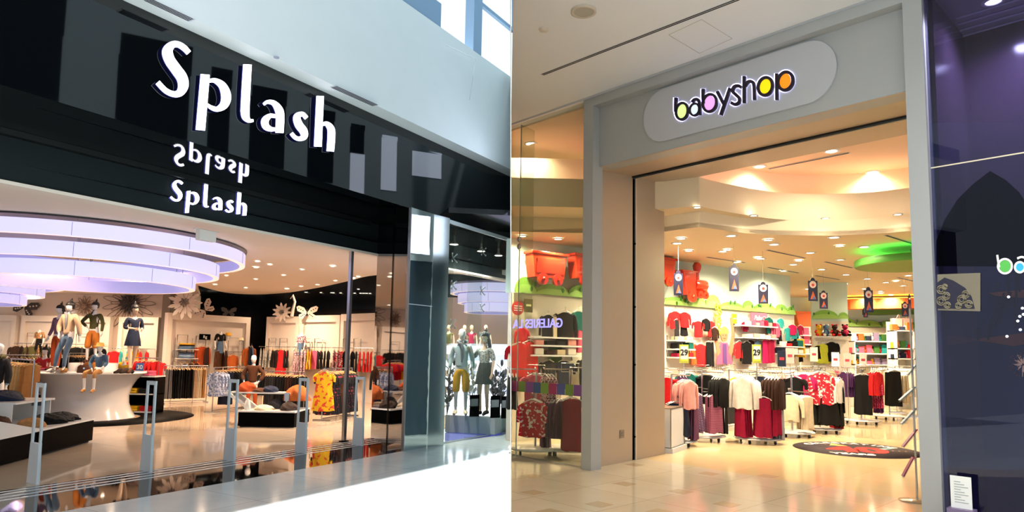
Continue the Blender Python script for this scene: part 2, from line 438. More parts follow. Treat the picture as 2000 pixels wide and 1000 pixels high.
# splayed black reveal, mirror pillar
b = B(dark_mirror); b.prism([(8.40, 7.10), (8.44, 7.10), (9.34, 8.6), (9.30, 8.6)], 0, 3.97)
struct(b.build('wall_reveal', M=ML))
bb = B(black_lac); v0 = Vector((8.82, 7.80)); bb.prism([(8.76, 7.70), (8.80, 7.69), (8.86, 7.79), (8.82, 7.80)], 0, 3.97); struct(bb.build('trim_8', M=ML))
b = B(mirror); b.prism([(8.40, 7.06), (9.02, 7.06), (9.02, 7.5), (8.44, 7.1)], 0.0, 3.968); b.mat(pm('satin steel', 'c4cccc', 0.18, metal=1.0, bump=.1, bscale=2)); b.prism([(9.02, 7.06), (9.42, 7.02), (9.42, 7.5), (9.02, 7.5)], 0.0, 3.968)
struct(b.build('wall_pillar', M=ML))
b = B(pm('panel joint', 'e8eef0', 0.2, metal=0.5)); b.box(8.40, 9.03, 7.052, 7.06, 2.36, 2.372); struct(b.build('trim_9', M=ML))
b = B(steel); b.box(8.39, 8.402, 7.04, 7.1, 0, 3.96); struct(b.build('trim_10', M=ML))
# thin pole and glass leaf by the opening
t = thing('door_post', 'slim polished steel post at right end of the wide shop opening', 'post', ML @ Matrix.Translation((8.63, 8.6, 0)))
B(steel).box(-0.03, 0.03, -0.03, 0.03, 0.02, 3.37).build('post', t); B(black_lac).box(-0.06, 0.06, -0.06, 0.06, 0, 0.02).build('foot_plate', t)
# display window
gl = glass('shopfront glass', 'f0f6f4', 0.015, 0.09)
t = thing('display_window', 'frameless glass shop window beside the mirrored pillar, with steel spider fittings', 'window', ML @ Matrix.Translation((9.42, 7.1, 0)))
W1 = xmax(7.1) - 9.42
B(gl).box(0.0, 1.22, -0.006, 0.006, 0.03, 3.9).build('pane', t); B(gl).box(1.235, W1, -0.006, 0.006, 0.03, 3.9).build('pane', t)
B(gl).box(1.222, 1.234, 0.02, 0.35, 0.03, 3.9).build('glass_fin', t); B(gl).box(0.28, 0.292, 0.02, 0.35, 0.03, 3.9).build('glass_fin', t)
B(pm('pale frame bar', 'c4d0d4', 0.4)).box(0, W1, -0.02, 0.02, 3.9, 3.965).build('top_frame', t); B(steel).box(0, W1, -0.015, 0.015, 0, 0.03).build('bottom_frame', t)
for (X_, Z_) in ((1.228, 3.55), (1.228, 2.78), (0.286, 2.8), (1.228, 1.9), (0.286, 2.1), (1.228, 2.45), (0.286, 3.3)):
    bb = B(steel, True)
    for sx in (-1, 1):
        for sz in (-1, 1):
            bb.cyl((X_, 0.03, Z_), (X_ + sx * 0.07, 0.012, Z_ + sz * 0.07), 0.009, 6); bb.ball((X_ + sx * 0.07, 0.0, Z_ + sz * 0.07), 0.02, 0.012, 0.02, 8, 4)
    bb.build('spider_fitting', t)
# ------------------------------------------------------------------ big lit sign
def pix(ox, oy, s):
    return lambda pts: [(ox + x / s, oy + y / s, w / s) for x, y, w in pts]
z1 = pix(290, 70, 5); z2 = pix(470, 110, 5)
SPL = {
 'S': [z1([(392, 168, 50), (345, 118, 56), (285, 84, 58), (225, 92, 72), (184, 150, 100), (205, 235, 100), (270, 330, 102), (325, 410, 104), (338, 490, 98), (305, 555, 74), (245, 570, 56), (165, 535, 50), (88, 455, 48)])],
 'p': [z1([(552, 378, 86), (505, 922, 88)]), z1([(592, 440, 34), (650, 438, 46), (722, 490, 74), (757, 590, 94), (735, 675, 80), (670, 716, 50), (610, 700, 38), (572, 672, 24)])],
 'l': [z2([(65, 80, 80), (52, 300, 82), (40, 540, 82)]), z2([(40, 530, 82), (48, 590, 74), (80, 628, 42), (122, 628, 24)])],
 'a': [z2([(222, 470, 26), (262, 446, 36), (322, 458, 50), (370, 520, 76), (384, 590, 78), (378, 748, 76)]), z2([(350, 588, 34), (285, 582, 44), (238, 626, 70), (244, 682, 66), (292, 712, 46), (350, 712, 30)])],
 's': [z2([(642, 604, 40), (600, 564, 44), (548, 592, 66), (565, 665, 76), (612, 730, 76), (618, 782, 64), (578, 806, 44), (532, 794, 38), (492, 752, 34)])],
 'h': [z2([(775, 388, 70), (752, 882, 72)]), z2([(798, 664, 32), (840, 660, 46), (880, 710, 68), (884, 790, 72), (874, 928, 70)])]}
def plane_stroke(pts, M, Y):
    out = []
    for x, y, w in pts:
        p = pl(M, x, y, Y); q = pl(M, x + 1, y, Y); r = pl(M, x, y - 1, Y)
        out.append((p.x, p.z, w * math.sqrt(abs(q.x - p.x) * abs(r.z - p.z)), abs(q.x - p.x), abs(r.z - p.z)))
    return out
def ribbon_px(mb, pts, M, Y, y0, y1, grow=1.0, add=0.0, xf=None):
    xf = xf or (lambda p: (p.x, p.z))
    stroke(mb, [(a, b_, w * grow + add) for a, b_, w in pts], lambda u, v: xf(pl(M, u, v, Y)), y0, y1)
YS = 7.09
t = thing('shop_sign', 'large white lit letters on the glossy black upper fascia', 'sign', ML @ Matrix.Translation((5.4, YS, 4.6)))
for i, (ch, ss) in enumerate(SPL.items()):
    o = bpy.data.objects.new('letter', None)
    b = B(lit_letter)
    for s_ in ss: ribbon_px(b, s_, ML, YS, -0.008, -0.001, xf=lambda p: (p.x - 5.4, p.z - 4.6))
    face = b.build('letter', t)
    b = B(lit_side)
    for s_ in ss: ribbon_px(b, s_, ML, YS, -0.001, 0.009, 1.05, xf=lambda p: (p.x - 5.4, p.z - 4.6))
    b.build('letter_side', face)
    bpy.data.objects.remove(o)
# the small sign repeats the same letters
SC = 0.4545
s0 = pl(ML, 332.6, 385, 8.55)
t = thing('shop_sign', 'small white lit letters on the matt black recessed fascia', 'sign', ML @ Matrix.Translation((s0.x, 8.6, s0.z)))
# same letter heights: big S spans about z of (335,80)..(342,190)
zbig = pl(ML, 303, 162, YS)
for ch, ss in SPL.items():
    b = B(lit_letter)
    for s_ in ss: ribbon_px(b, s_, ML, YS, -0.045, -0.035, 1.0, xf=lambda p: ((p.x - zbig.x) * SC, (p.z - zbig.z) * SC))
    f_ = b.build('letter', t)
    b = B(lit_side)
    for s_ in ss: ribbon_px(b, s_, ML, YS, -0.035, -0.002, 1.0, xf=lambda p: ((p.x - zbig.x) * SC, (p.z - zbig.z) * SC))
    b.build('letter_side', f_)

# ------------------------------------------------------------------ tiered ring chandeliers
def chandelier(px, d, sc, label, zt_=3.42, tilt=0):
    c = at(px, d, 3.0)
    t = thing('ring_chandelier', label, 'chandelier', Matrix.Translation((c.x, c.y, 0)))
    rr = [2.72, 2.26, 1.85]; zz = [(3.2, 3.42), (2.94, 3.18), (2.69, 2.93)]
    for r, (za, zb) in zip(rr, zz):
        r *= sc
        b = B(chand_mat, True)
        b.lathe([(r, za), (r, zb)], 72, caps=False); b.mat(chand_in, True).lathe([(r - 0.10, za), (r - 0.10, zb)], 72, caps=False)
        b.mat(pm('band edge', 'ffe9dc', 0.4, em='ffd8c8', ems=0.5)).lathe([(r, za), (r - 0.1, za)], 72, caps=False); b.lathe([(r, zb), (r - 0.1, zb)], 72, caps=False)
        ring = b.build('ring_band', t)
        b = B(pm('band joint', '9c98b8', 0.5))
        for k in range(10):
            a = 2 * math.pi * (k + 0.3) / 10; cx, cy = (r + 0.003) * math.cos(a), (r + 0.003) * math.sin(a)
            b.tube([(cx, cy, za + 0.01), (cx, cy, zb - 0.01)], 0.004, 4)
        b.build('band_joint', ring)
    b = B(pm('dark gap plate', '23252f', 0.35)); b.lathe([(.01, 3.47), (2.74 * sc, 3.47), (2.74 * sc, 3.495), (.01, 3.495)], 64, caps=False, smooth=False); b.build('ceiling_plate', t)
    for k in range(6):
        a = 2 * math.pi * k / 6
        for r, z_ in ((2.67, 3.42), (2.21, 3.18), (1.8, 2.93)):
            B(steel, True).cyl((r * sc * math.cos(a), r * sc * math.sin(a), z_), (r * sc * math.cos(a), r * sc * math.sin(a), 3.5), 0.006, 5).build('hanger_rod', t)
    return t
chandelier(165, 12.1, 1.0, 'large tiered chandelier of three glowing lavender rings above the white podium')
chandelier(-110, 18.0, 1.0, 'far tiered ring chandelier at the left edge of the picture, only its right tips showing')
chandelier(965, 18.5, 0.45, 'small tiered ring chandelier seen through the display window on the right')  # a chandelier's reflection in the glass, built as an extra glowing ring set

# ------------------------------------------------------------------ ceiling downlights
def make_downlight(lens, r=0.06):
    t = thing('downlight', '', 'ceiling light', Matrix.Identity(4))
    B(pm('lamp trim', 'f4efe8', 0.4), True).lathe([(r * 1.5, 0), (r * 1.5, -0.012), (r * 1.05, -0.016), (r * 1.0, 0.0)], 16, caps=False).build('trim_ring', t)
    B(lens, True).lathe([(0.001, -0.006), (r, -0.006), (r, -0.003), (0.001, -0.003)], 14, caps=False).build('lens', t)
    return t
_dl = {}
def downlight(P, lens, label, group, r=0.06, power=0, colr=(1, .72, .45), angle=150):
    k = (lens.name, r)
    if k not in _dl:
        o = make_downlight(lens, r); _dl[k] = o; o.matrix_world = Matrix.Translation(P); o['label'] = label; o['group'] = group
    else: o = dup(_dl[k], Matrix.Translation(P), label, group)
    if power:
        ld = bpy.data.lights.new('lamp_light', 'SPOT'); ld.energy = power; ld.color = colr; ld.spot_size = R(angle); ld.spot_blend = 1.0; ld.shadow_soft_size = 0.06
        lo = bpy.data.objects.new('lamp_light', ld); col.objects.link(lo); lo.matrix_world = Matrix.Translation((P[0], P[1], P[2] - 0.03))
    return o
ORD_ = ['first', 'second', 'third', 'fourth']
WARM = (1, 0.71, 0.48)
lab = 'small warm round downlight in the cream ceiling of the black-fronted shop'
for i, (px, py) in enumerate([(442, 538), (480, 562), (503, 510), (527, 516), (554, 537), (590, 526), (500, 545), (588, 559), (62, 443), (620, 556), (655, 548), (700, 540)]):
    downlight(wz(px, py, 3.495), lamp_on, lab, 'downlights in the cream ceiling of the left shop', 0.05, 0)
lab = 'tiny spot lamp in the black ceiling at the back of the left shop'
rr_ = random.Random(3)
for (px, py) in [(370, 576), (406, 578), (415, 579), (419, 581), (449, 596), (459, 596), (468, 594), (480, 607), (499, 593), (506, 592), (513, 591), (531, 591), (543, 592), (560, 594), (597, 583), (627, 582), (648, 576), (651, 585), (598, 603), (704, 590), (710, 577), (716, 596), (722, 602), (684, 606), (692, 600), (712, 608), (700, 565), (665, 592)]:
    p = wz(px, py, 4.095)
    if p.y > 29 or p.y < 5: p = wd(px, py, 29.4)
    else: pass
    if p.y > 29: p = Vector((p.x, 29.35, 4.095)); 
    downlight(p, lamp_on, lab, 'spot lamps in the black ceiling of the left shop', 0.045, 0)
# working lights of the left shop
for (px, d, e) in [(80, 13, 260), (300, 14, 260), (500, 15.5, 300), (650, 15, 260), (60, 19.5, 300), (250, 20, 300), (420, 20, 300), (560, 21, 300), (690, 17.5, 260), (100, 23.2, 240), (230, 23.2, 240), (0, 22, 240), (850, 15.4, 300)]:
    p = at(px, d, 3.49); downlight(p, lamp_on, 'warm round downlight in the cream ceiling near the back of the left shop', 'working downlights in the left shop ceiling', 0.055, e * 1.6, WARM, 160)
for (px, d, e) in [(360, 24, 200), (440, 24.5, 200), (540, 24.5, 200), (610, 22.6, 200)]:
    p = at(px, d, 4.08); downlight(p, lamp_on, 'spot lamp in the black ceiling shining on the white wall panels', 'spot lamps over the wall panels', 0.05, e, WARM, 150)
for i_, X_ in enumerate((10.1, 10.9, 11.9, 12.6)):
    p = ML @ Vector((X_, 8.0, 3.96))
    t = thing('pendant_lamp', 'small pendant lamp in the display window, %s from left' % ORD_[i_], 'lamp', Matrix.Translation(p), 'pendant lamps in the display window')
    B(pm('lamp body', 'b8b4ae', 0.3, metal=0.4), True).lathe([(0.02, 0), (0.03, -0.12), (0.09, -0.16), (0.09, -0.18)], 16, caps=False).build('lamp_shade', t)
    B(lamp_on, True).lathe([(0.001, -0.175), (0.08, -0.175)], 14, caps=False).build('lens', t)
    ld = bpy.data.lights.new('lamp_light', 'SPOT'); ld.energy = 260; ld.color = (1, .95, .9); ld.spot_size = R(140); ld.spot_blend = 1
    lo = bpy.data.objects.new('lamp_light', ld); col.objects.link(lo); lo.matrix_world = Matrix.Translation(p + Vector((0, 0, -0.2)))
# ceiling sensor
p = wz(403, 452, 3.38)
t = thing('ceiling_sensor', 'pale square box hanging from ceiling below the small lit letters', 'sensor', Matrix.Translation((p.x, p.y, 3.4)) @ Matrix.Rotation(YL, 4, 'Z'))
B(clearp).box(-0.14, 0.14, -0.05, 0.05, -0.17, -0.01).build('housing', t); B(clearp).box(-0.2, 0.2, -0.03, 0.03, -0.01, 0.0).build('bracket', t)

# ------------------------------------------------------------------ mannequins
def skin_obj(name, verts, edges, rad, m, parent, sub=1):
    me = bpy.data.meshes.new(name); me.from_pydata(verts, edges, []); me.materials.append(m)
    o = bpy.data.objects.new(name, me); col.objects.link(o); o.parent = parent
    sk = o.modifiers.new('skin', 'SKIN'); sk.use_smooth_shade = True
    if not me.skin_vertices:
        raise RuntimeError('no skin layer')
    for i, r in enumerate(rad):
        rx, ry = r if isinstance(r, tuple) else (r, r)
        me.skin_vertices[0].data[i].radius = (rx, ry)
    me.skin_vertices[0].data[0].use_root = True
    if sub: s = o.modifiers.new('subsurf', 'SUBSURF'); s.levels = sub; s.render_levels = sub
    return o
def head_mb(b, c, s=1.0, yaw=0.0, down=0.0):
    # egg-shaped head with brow, nose, lips and chin, facing -Y
    prof = [(-0.115, .022, .02), (-0.105, .040, .045), (-0.085, .052, .062), (-0.06, .060, .074), (-0.03, .066, .082), (0, .070, .088), (0.03, .073, .092), (0.06, .070, .092), (0.085, .060, .080), (0.105, .042, .056), (0.118, .014, .018)]
    cy_, sy_ = math.cos(yaw), math.sin(yaw); rings = []
    for z, rx, ry in prof:
        ring = []
        for k in range(20):
            a = 2 * math.pi * k / 20; x = rx * math.cos(a); y = ry * math.sin(a) + (0.012 if z > 0.02 else 0)
            f = abs(a - 1.5 * math.pi)
            if f < 0.2: y -= {-0.03: .022, 0: .018, 0.03: .008, -0.06: .008, -0.085: .004}.get(z, 0)
            elif f < 0.5: y += {0.0: .006, 0.03: .002, -0.03: .002}.get(z, 0)
            ring.append((x * s, y * s, z * s))
        rings.append(ring)
    def tr(p):
        x, y, z = p; y, z = y - z * down * 0, z
        return (c[0] + x * cy_ - y * sy_, c[1] + x * sy_ + y * cy_, c[2] + z)
    b.loft([[tr(p) for p in r] for r in rings])
    for sx in (-1, 1):
        q = tr((sx * .073 * s, 0.0, -0.005 * s)); b.ball(q, .010 * s, .02 * s, .03 * s, 8, 6)
BASE = dict(pelvis=(0, 0, .95), waist=(0, .005, 1.10), chest=(0, 0, 1.28), neck=(0, .01, 1.45), neck1=(0, 0, 1.53), head=(0, -.015, 1.64),
            shL=(.165, .01, 1.40), shR=(-.165, .01, 1.40), elL=(.22, .03, 1.14), elR=(-.22, .03, 1.14), wrL=(.24, -.05, .92), wrR=(-.24, -.05, .92),
            hipL=(.085, 0, .90), hipR=(-.085, 0, .90), knL=(.10, -.03, .50), knR=(-.10, -.03, .50), anL=(.10, .02, .09), anR=(-.10, .02, .09), toL=(.12, -.13, .03), toR=(-.12, -.13, .03))
def V(*a): return Vector(a)
def lerp(a, b_, t): return tuple(a[i] + (b_[i] - a[i]) * t for i in range(3))
def mannequin(label, M, pose=None, H_=1.78, skin=None, top=None, sleeve=1.0, hem=0.0, bottom=None, leg=1.0, wide=0.0, skirt=None, hair=None, hat=None, shoes=None, jacket=None, scarf=None, yaw=0.0, bust=False, male=False, group=None, stand=None, headless=False, pony=False, stripe=None):
    skin = skin or white_mann; J = dict(BASE); J.update(pose or {})
    t = thing('mannequin', label, 'mannequin', M @ Matrix.Scale(H_ / 1.78, 4), group)
    w = 1.15 if male else 1.0
    names = ['pelvis', 'waist', 'chest', 'neck', 'neck1', 'shL', 'elL', 'wrL', 'shR', 'elR', 'wrR'] + ([] if bust else ['hipL', 'knL', 'anL', 'toL', 'hipR', 'knR', 'anR', 'toR'])
    rad = {'pelvis': (.125, .10), 'waist': (.10 * w, .08), 'chest': (.125 * w, .095), 'neck': (.06, .055), 'neck1': .045, 'shL': .05, 'shR': .05, 'elL': .036, 'elR': .036, 'wrL': .024, 'wrR': .024,
           'hipL': .082, 'hipR': .082, 'knL': .05, 'knR': .05, 'anL': .032, 'anR': .032, 'toL': .022, 'toR': .022}
    vs = [J[n] for n in names]; rd = [rad[n] for n in names]; ix = {n: i for i, n in enumerate(names)}
    ed = [('pelvis', 'waist'), ('waist', 'chest'), ('chest', 'neck'), ('neck', 'neck1'), ('chest', 'shL'), ('shL', 'elL'), ('elL', 'wrL'), ('chest', 'shR'), ('shR', 'elR'), ('elR', 'wrR')]
    if not bust: ed += [('pelvis', 'hipL'), ('hipL', 'knL'), ('knL', 'anL'), ('anL', 'toL'), ('pelvis', 'hipR'), ('hipR', 'knR'), ('knR', 'anR'), ('anR', 'toR')]
    ed = [(ix[a], ix[b_]) for a, b_ in ed]
    for s in 'LR':                       # hands: palm, four fingers of different length, thumb from the side
        wr = V(*J['wr' + s]); d = (wr - V(*J['el' + s])).normalized(); sd = 1 if s == 'L' else -1
        sidev = d.cross(V(1, 0, 0) if abs(d.x) < .8 else V(0, 0, 1)).normalized(); nrm = d.cross(sidev).normalized()
        k0 = len(vs); vs.append(tuple(wr + d * .055)); rd.append((.026, .014)); ed.append((ix['wr' + s], k0))
        for q, (off, l) in enumerate(((-.027, .060), (-.009, .072), (.009, .068), (.027, .052))):
            a = len(vs); vs.append(tuple(wr + d * .095 + sidev * off)); rd.append(.0085); ed.append((k0, a))
            vs.append(tuple(wr + d * (.095 + l * .9) + sidev * off * 1.1 + nrm * .02)); rd.append(.007); ed.append((a, a + 1))
        a = len(vs); vs.append(tuple(wr + d * .05 - sidev * .042)); rd.append(.0095); ed.append((k0, a))
        vs.append(tuple(wr + d * .085 - sidev * .055)); rd.append(.008); ed.append((a, a + 1))
    body = skin_obj('body', vs, ed, rd, skin, t)
    hd = V(*J['head'])
    if not headless:
        b = B(skin, True); head_mb(b, hd, 1.0, yaw); b.build('head', t)
    if hair:
        b = B(hair, True); rings = []
        for z, r in ((-.06, .080), (-.03, .092), (.0, .099), (.04, .104), (.08, .096), (.115, .07), (.135, .03)):
            rings.append([(hd.x + r * .92 * math.cos(2 * math.pi * k / 16), hd.y + .02 + r * 1.1 * math.sin(2 * math.pi * k / 16) + (0.0), hd.z + z + (0.03 - z if math.sin(2 * math.pi * k / 16) < -0.25 and z < .03 else 0)) for k in range(16)])
        b.loft(rings)
        b.ball((hd.x, hd.y + .04, hd.z + .15), .032, .032, .04); b.tube([(hd.x, hd.y + .04, hd.z + .17), (hd.x + .01, hd.y + .05, hd.z + .20), (hd.x + .02, hd.y + .03, hd.z + .225)], [.02, .014, .004])
        if pony:
            sx = pony; b.tube([(hd.x, hd.y + .09, hd.z + .06), (hd.x + .05 * sx, hd.y + .09, hd.z - .06), (hd.x + .1 * sx, hd.y + .06, hd.z - .2), (hd.x + .1 * sx, hd.y + .02, hd.z - .36), (hd.x + .08 * sx, hd.y, hd.z - .46)], [.03, .045, .04, .03, .008])
        b.build('hair', t)
    if hat:
        b = B(hat, True).lathe([(.17, .035), (.165, .045), (.10, .055), (.092, .13), (.06, .15), (.01, .145)], 20, (hd.x, hd.y + .01)); 
        for i in range(len(b.v)): b.v[i] = (b.v[i][0], b.v[i][1], b.v[i][2] + hd.z)
        b.build('hat', t)
    def garment_skin(nm, m, arm, hemz, g, parent=t, open_=False):
        P = [J['waist'], J['chest'], lerp(J['chest'], J['neck'], .75)]; Rr = [(.118 * w + g, .095 + g), (.138 * w + g, .105 + g), (.075 + g, .07 + g)]
        low = lerp(J['waist'], J['pelvis'], 0.9 + hemz); P.append(low); Rr.append((.14 + g, .115 + g)); E_ = [(0, 1), (1, 2), (0, 3)]
        for s in 'LR':
            i = len(P); P.append(lerp(J['chest'], J['sh' + s], .98)); Rr.append(.062 + g); E_.append((1, i))
            if arm <= .5: P.append(lerp(J['sh' + s], J['el' + s], arm * 2)); Rr.append(.055 + g); E_.append((i, i + 1))
            else:
                P.append(J['el' + s]); Rr.append(.048 + g); E_.append((i, i + 1))
                P.append(lerp(J['el' + s], J['wr' + s], (arm - .5) * 2)); Rr.append(.037 + g); E_.append((i + 1, i + 2))
        return skin_obj(nm, P, E_, Rr, m, parent)
    if top: garment_skin('top', top, sleeve, hem, .004)
    if jacket: garment_skin('jacket', jacket, 1.0 * .96, hem + .2, .018)
    if scarf:
        b = B(scarf, True); n_ = V(*J['neck']); b.tube([n_ + V(.07, -.07, .03), n_ + V(.09, .03, .05), n_ + V(0, .08, .06), n_ + V(-.09, .03, .05), n_ + V(-.07, -.07, .03), n_ + V(0, -.11, -.02), n_ + V(.02, -.13, -.25), n_ + V(.01, -.12, -.38)], [.03, .035, .035, .035, .035, .035, .03, .012]); b.build('scarf', t)
    if bottom and not bust:
        P = [lerp(J['pelvis'], J['waist'], .25), J['pelvis']]; Rr = [(.12, .10), (.14, .115)]; E_ = [(0, 1)]
        for s in 'LR':
            i = len(P); P.append(J['hip' + s]); Rr.append(.094 + wide * .3); E_.append((1, i))
            if leg <= .5: P.append(lerp(J['hip' + s], J['kn' + s], leg * 2)); Rr.append(.075 + wide); E_.append((i, i + 1))
            else:
                P.append(J['kn' + s]); Rr.append(.06 + wide); E_.append((i, i + 1)); P.append(lerp(J['kn' + s], J['an' + s], (leg - .5) * 2)); Rr.append(.045 + wide); E_.append((i + 1, i + 2))
        skin_obj('trousers', P, E_, Rr, bottom, t)
    if skirt:
        m_, z0_, rb = skirt; pv = V(*J['pelvis']); b = B(m_, True); rings = []
        for k in range(8):
            f = k / 7; z = pv.z + .16 - f * (pv.z + .16 - z0_); r = .115 + (rb - .115) * f ** .8
            rings.append([(pv.x + (r + .012 * f * math.sin(9 * a)) * math.cos(a), pv.y + (r * .85 + .012 * f * math.sin(9 * a)) * math.sin(a), z) for a in [2 * math.pi * q / 28 for q in range(28)]])
        b.loft(rings, caps=False); b.build('skirt', t)
    if shoes and not bust:
        for s in 'LR':
            b = B(shoes, True); a_ = V(*J['an' + s]); o_ = V(*J['to' + s]); b.tube([a_ + V(0, .02, -.03), lerp(a_, o_, .4) + V(0, 0, -.01) if False else Vector(lerp(a_, o_, .5)), o_ + (o_ - a_) * .05], [.042, .045, .028]); b.build('shoe', t)
    if stand: 
        b = B(steel, True); b.cyl((0, 0.05, 0.01), (0, .02, stand), .012, 8); b.lathe([(.16, 0), (.16, .012), (.02, .02)], 20); b.build('stand', t)
    return t

# ------------------------------------------------------------------ garments
wv_ = random.Random(11)
def garment_mesh(kind, m, seed=0, trim=None):
    """hangs from z=0 (shoulder line), width along X, thickness along Y"""
    rg = random.Random(seed * 7 + 1); b = B(m, True)
    P = dict(tee=(.21, .19, .58), sweater=(.20, .21, .56), jacket=(.22, .22, .66), dress=(.17, .27, .92), skirt=(.15, .22, .50), trousers=(.14, .17, .82), legg=(.12, .13, .62), blouse=(.17, .23, .60), kid=(.16, .16, .42), scarf=(.10, .11, .75))[kind]
    ws, wb, h = P; thick = dict(jacket=.035, sweater=.035).get(kind, .022)
    rings = []; rows = 10; n = 20; ph = rg.uniform(0, 6)
    for k in range(rows + 1):
        f = k / rows; z = -h * f
        if kind in ('skirt', 'trousers', 'legg', 'scarf'): w = ws + (wb - ws) * f
        else:
            w = .05 + (ws - .05) * min(1, f / .09) ** .7 if f < .09 else ws + (wb - ws) * ((f - .09) / .91)
            if .3 < f < .6: w *= .95
        ring = []
        for i in range(n):
            a = 2 * math.pi * i / n; x = w * math.cos(a)
            yy = thick * (1 + .5 * f) * math.sin(a) + .014 * f * math.sin(x * 42 + ph) + .006 * math.sin(x * 95 + ph * 2 + f * 3)
            zz = z + (.03 if kind == 'skirt' and k == rows else .018) * math.sin(x * 28 + ph) * (f > .95)
            if kind in ('trousers', 'legg') and f > .3: zz += 0; yy += .012 * (abs(x) < .03) * (1 if math.sin(a) < 0 else -1)
            ring.append((x, yy, zz))
        rings.append(ring)
    b.loft(rings)
    if kind in ('tee', 'sweater', 'jacket', 'kid', 'blouse', 'dress'):
        L_ = dict(tee=.22, sweater=.50, jacket=.52, kid=.30, blouse=.30, dress=.18)[kind]
        for s in (-1, 1):
            sw = .05 if kind != 'kid' else .04
            pts = [(s * (ws - .05), -.06), (s * (ws + .02), -.10), (s * (ws + .055), -.06 - L_ * .5), (s * (ws + .06), -.06 - L_)]
            rings = []
            for q, (x, z) in enumerate(pts):
                rings.append([(x + sw * (1 - .12 * q) * math.cos(a), thick * .9 * math.sin(a) + .01, z + (.03 * s * math.cos(a) if q < 3 else 0)) for a in [2 * math.pi * i / 10 for i in range(10)]])
            b.loft(rings)
    if trim:
        b.mat(trim, True); b.tube([(-.06, -thick * .8, -.005), (0, -thick - .012, -.06), (.06, -thick * .8, -.005)], .012, 6)
    return b.mesh('garment')
GM = {}
HG = {}
def hanger_mesh(m, w=.16):
    if m.name in HG: return HG[m.name]
    b = B(m, True); b.tube([(-w, 0, -.02), (-.03, 0, .035), (.03, 0, .035), (w, 0, -.02)], .009, 6)
    b.mat(steel, True).tube([(0, 0, .03), (0, 0, .07), (.012, 0, .085), (.02, 0, .10), (0, 0, .115), (-.015, 0, .10)], .004, 5)
    HG[m.name] = b.mesh('hanger'); return HG[m.name]
GN = dict(tee='tshirt', sweater='sweater', jacket='jacket', dress='dress', skirt='skirt', trousers='trousers', legg='leggings', blouse='blouse', kid='top', scarf='scarf')
gcount = [0]
def garment(kind, m, M, label, group, hang=None, seed=0, sc=1.0):
    key = (kind, m.name, seed % 3)
    if key not in GM: GM[key] = garment_mesh(kind, m, seed % 3)
    nm = GN[kind]; t = bpy.data.objects.new(nm, None); col.objects.link(t); t.matrix_world = M @ Matrix.Scale(sc, 4); tag(t, label, {'tshirt': 't-shirt'}.get(nm, nm), group)
    o = bpy.data.objects.new('fabric', GM[key]); col.objects.link(o); o.parent = t
    h = bpy.data.objects.new('hanger', hanger_mesh(hang or wood)); col.objects.link(h); h.parent = t
    gcount[0] += 1; return t
FAB = {}
def fab(name):
    """named fabrics"""
    if name in FAB: return FAB[name]
    S = dict(black='0b0b0d', charcoal='232326', grey='77777a', lightgrey='a5a6a8', white='e9e2d6', cream='dcc9a6', beige='bda184', tan='a87a4a', brown='4a2c1c', darkbrown='2c1710', rust='a5431c', orange='b25a26', mustard='d9a11c',
             yellow='e0b024', red='c41e22', crimson='8e1236', magenta='b01850', pink='e0607e', palepink='eea49a', purple='43224f', plum='54304e', navy='1c2438', denim='4a637e', paledenim='8399ae', teal='0e5a54', green='3d6b32', olive='4c4a2a', khaki='8a7350', lime='c3c83a', turquoise='2b9c9c', lilac='8d7c9c')
    if name in S: m = pm('fabric ' + name, S[name], 0.85, spec=0.2, noise=0.18, nscale=14)
    else:
        Q = dict(floralpink=('c04a78', 'e8c8c8', 26, .35, '5a2440'), floralblack=('17151a', 'b43b4a', 24, .62, None), leopard=('8a6a48', '2a1a12', 34, .3, None), plaid=('5c4468', '8c6f86', 0, .5, None), print_red=('b51f30', 'e8d8d0', 20, .55, '40101c'),
                 print_grey=('5f6468', 'b7b2a8', 28, .45, None), floralyellow=('e3b21c', 'c8402c', 9, .55, '7a3a1a'), print_blue=('6878a0', 'c0c8dc', 26, .5, None), stripe=('7a3050', 'b07088', 0, .5, None), print_brown=('6b4630', 'b98c5c', 26, .5, None), dots=('9c1c48', 'e8d0d8', 45, .62, None))
        q = Q[name]
        if q[2]: m = pmix('fabric ' + name, q[0], q[1], 'noise', q[2], q[3], .85, q[4])
        elif name == 'plaid': m = pmix('fabric plaid', q[0], q[1], 'check', 60, .5, .85)
        else: m = pmix('fabric stripe', q[0], q[1], 'wave', 16, .5, .85)
    FAB[name] = m; return m
KW = dict(tee='t-shirt', sweater='sweater', jacket='jacket', dress='dress', skirt='skirt', trousers='trousers', legg='leggings', blouse='blouse', kid='small top', scarf='scarf')
CN = dict(floralpink='pink floral', floralblack='black floral', leopard='brown mottled', plaid='purple checked', print_red='red patterned', print_grey='grey patterned', floralyellow='yellow floral', print_blue='blue patterned', stripe='maroon striped', print_brown='brown patterned', dots='crimson dotted', lightgrey='light grey', darkbrown='dark brown', palepink='pale pink', paledenim='pale denim')
_T = ['twenty', 'thirty', 'forty', 'fifty']
ORD = ['first', 'second', 'third', 'fourth', 'fifth', 'sixth', 'seventh', 'eighth', 'ninth', 'tenth', 'eleventh', 'twelfth', 'thirteenth', 'fourteenth', 'fifteenth', 'sixteenth', 'seventeenth', 'eighteenth', 'nineteenth', 'twentieth']
for _i in range(21, 60): ORD.append(_T[_i // 10 - 2] + '-' + ORD[_i % 10 - 1] if _i % 10 else _T[_i // 10 - 2][:-1] + 'ieth')
def cname(c): return CN.get(c, c)
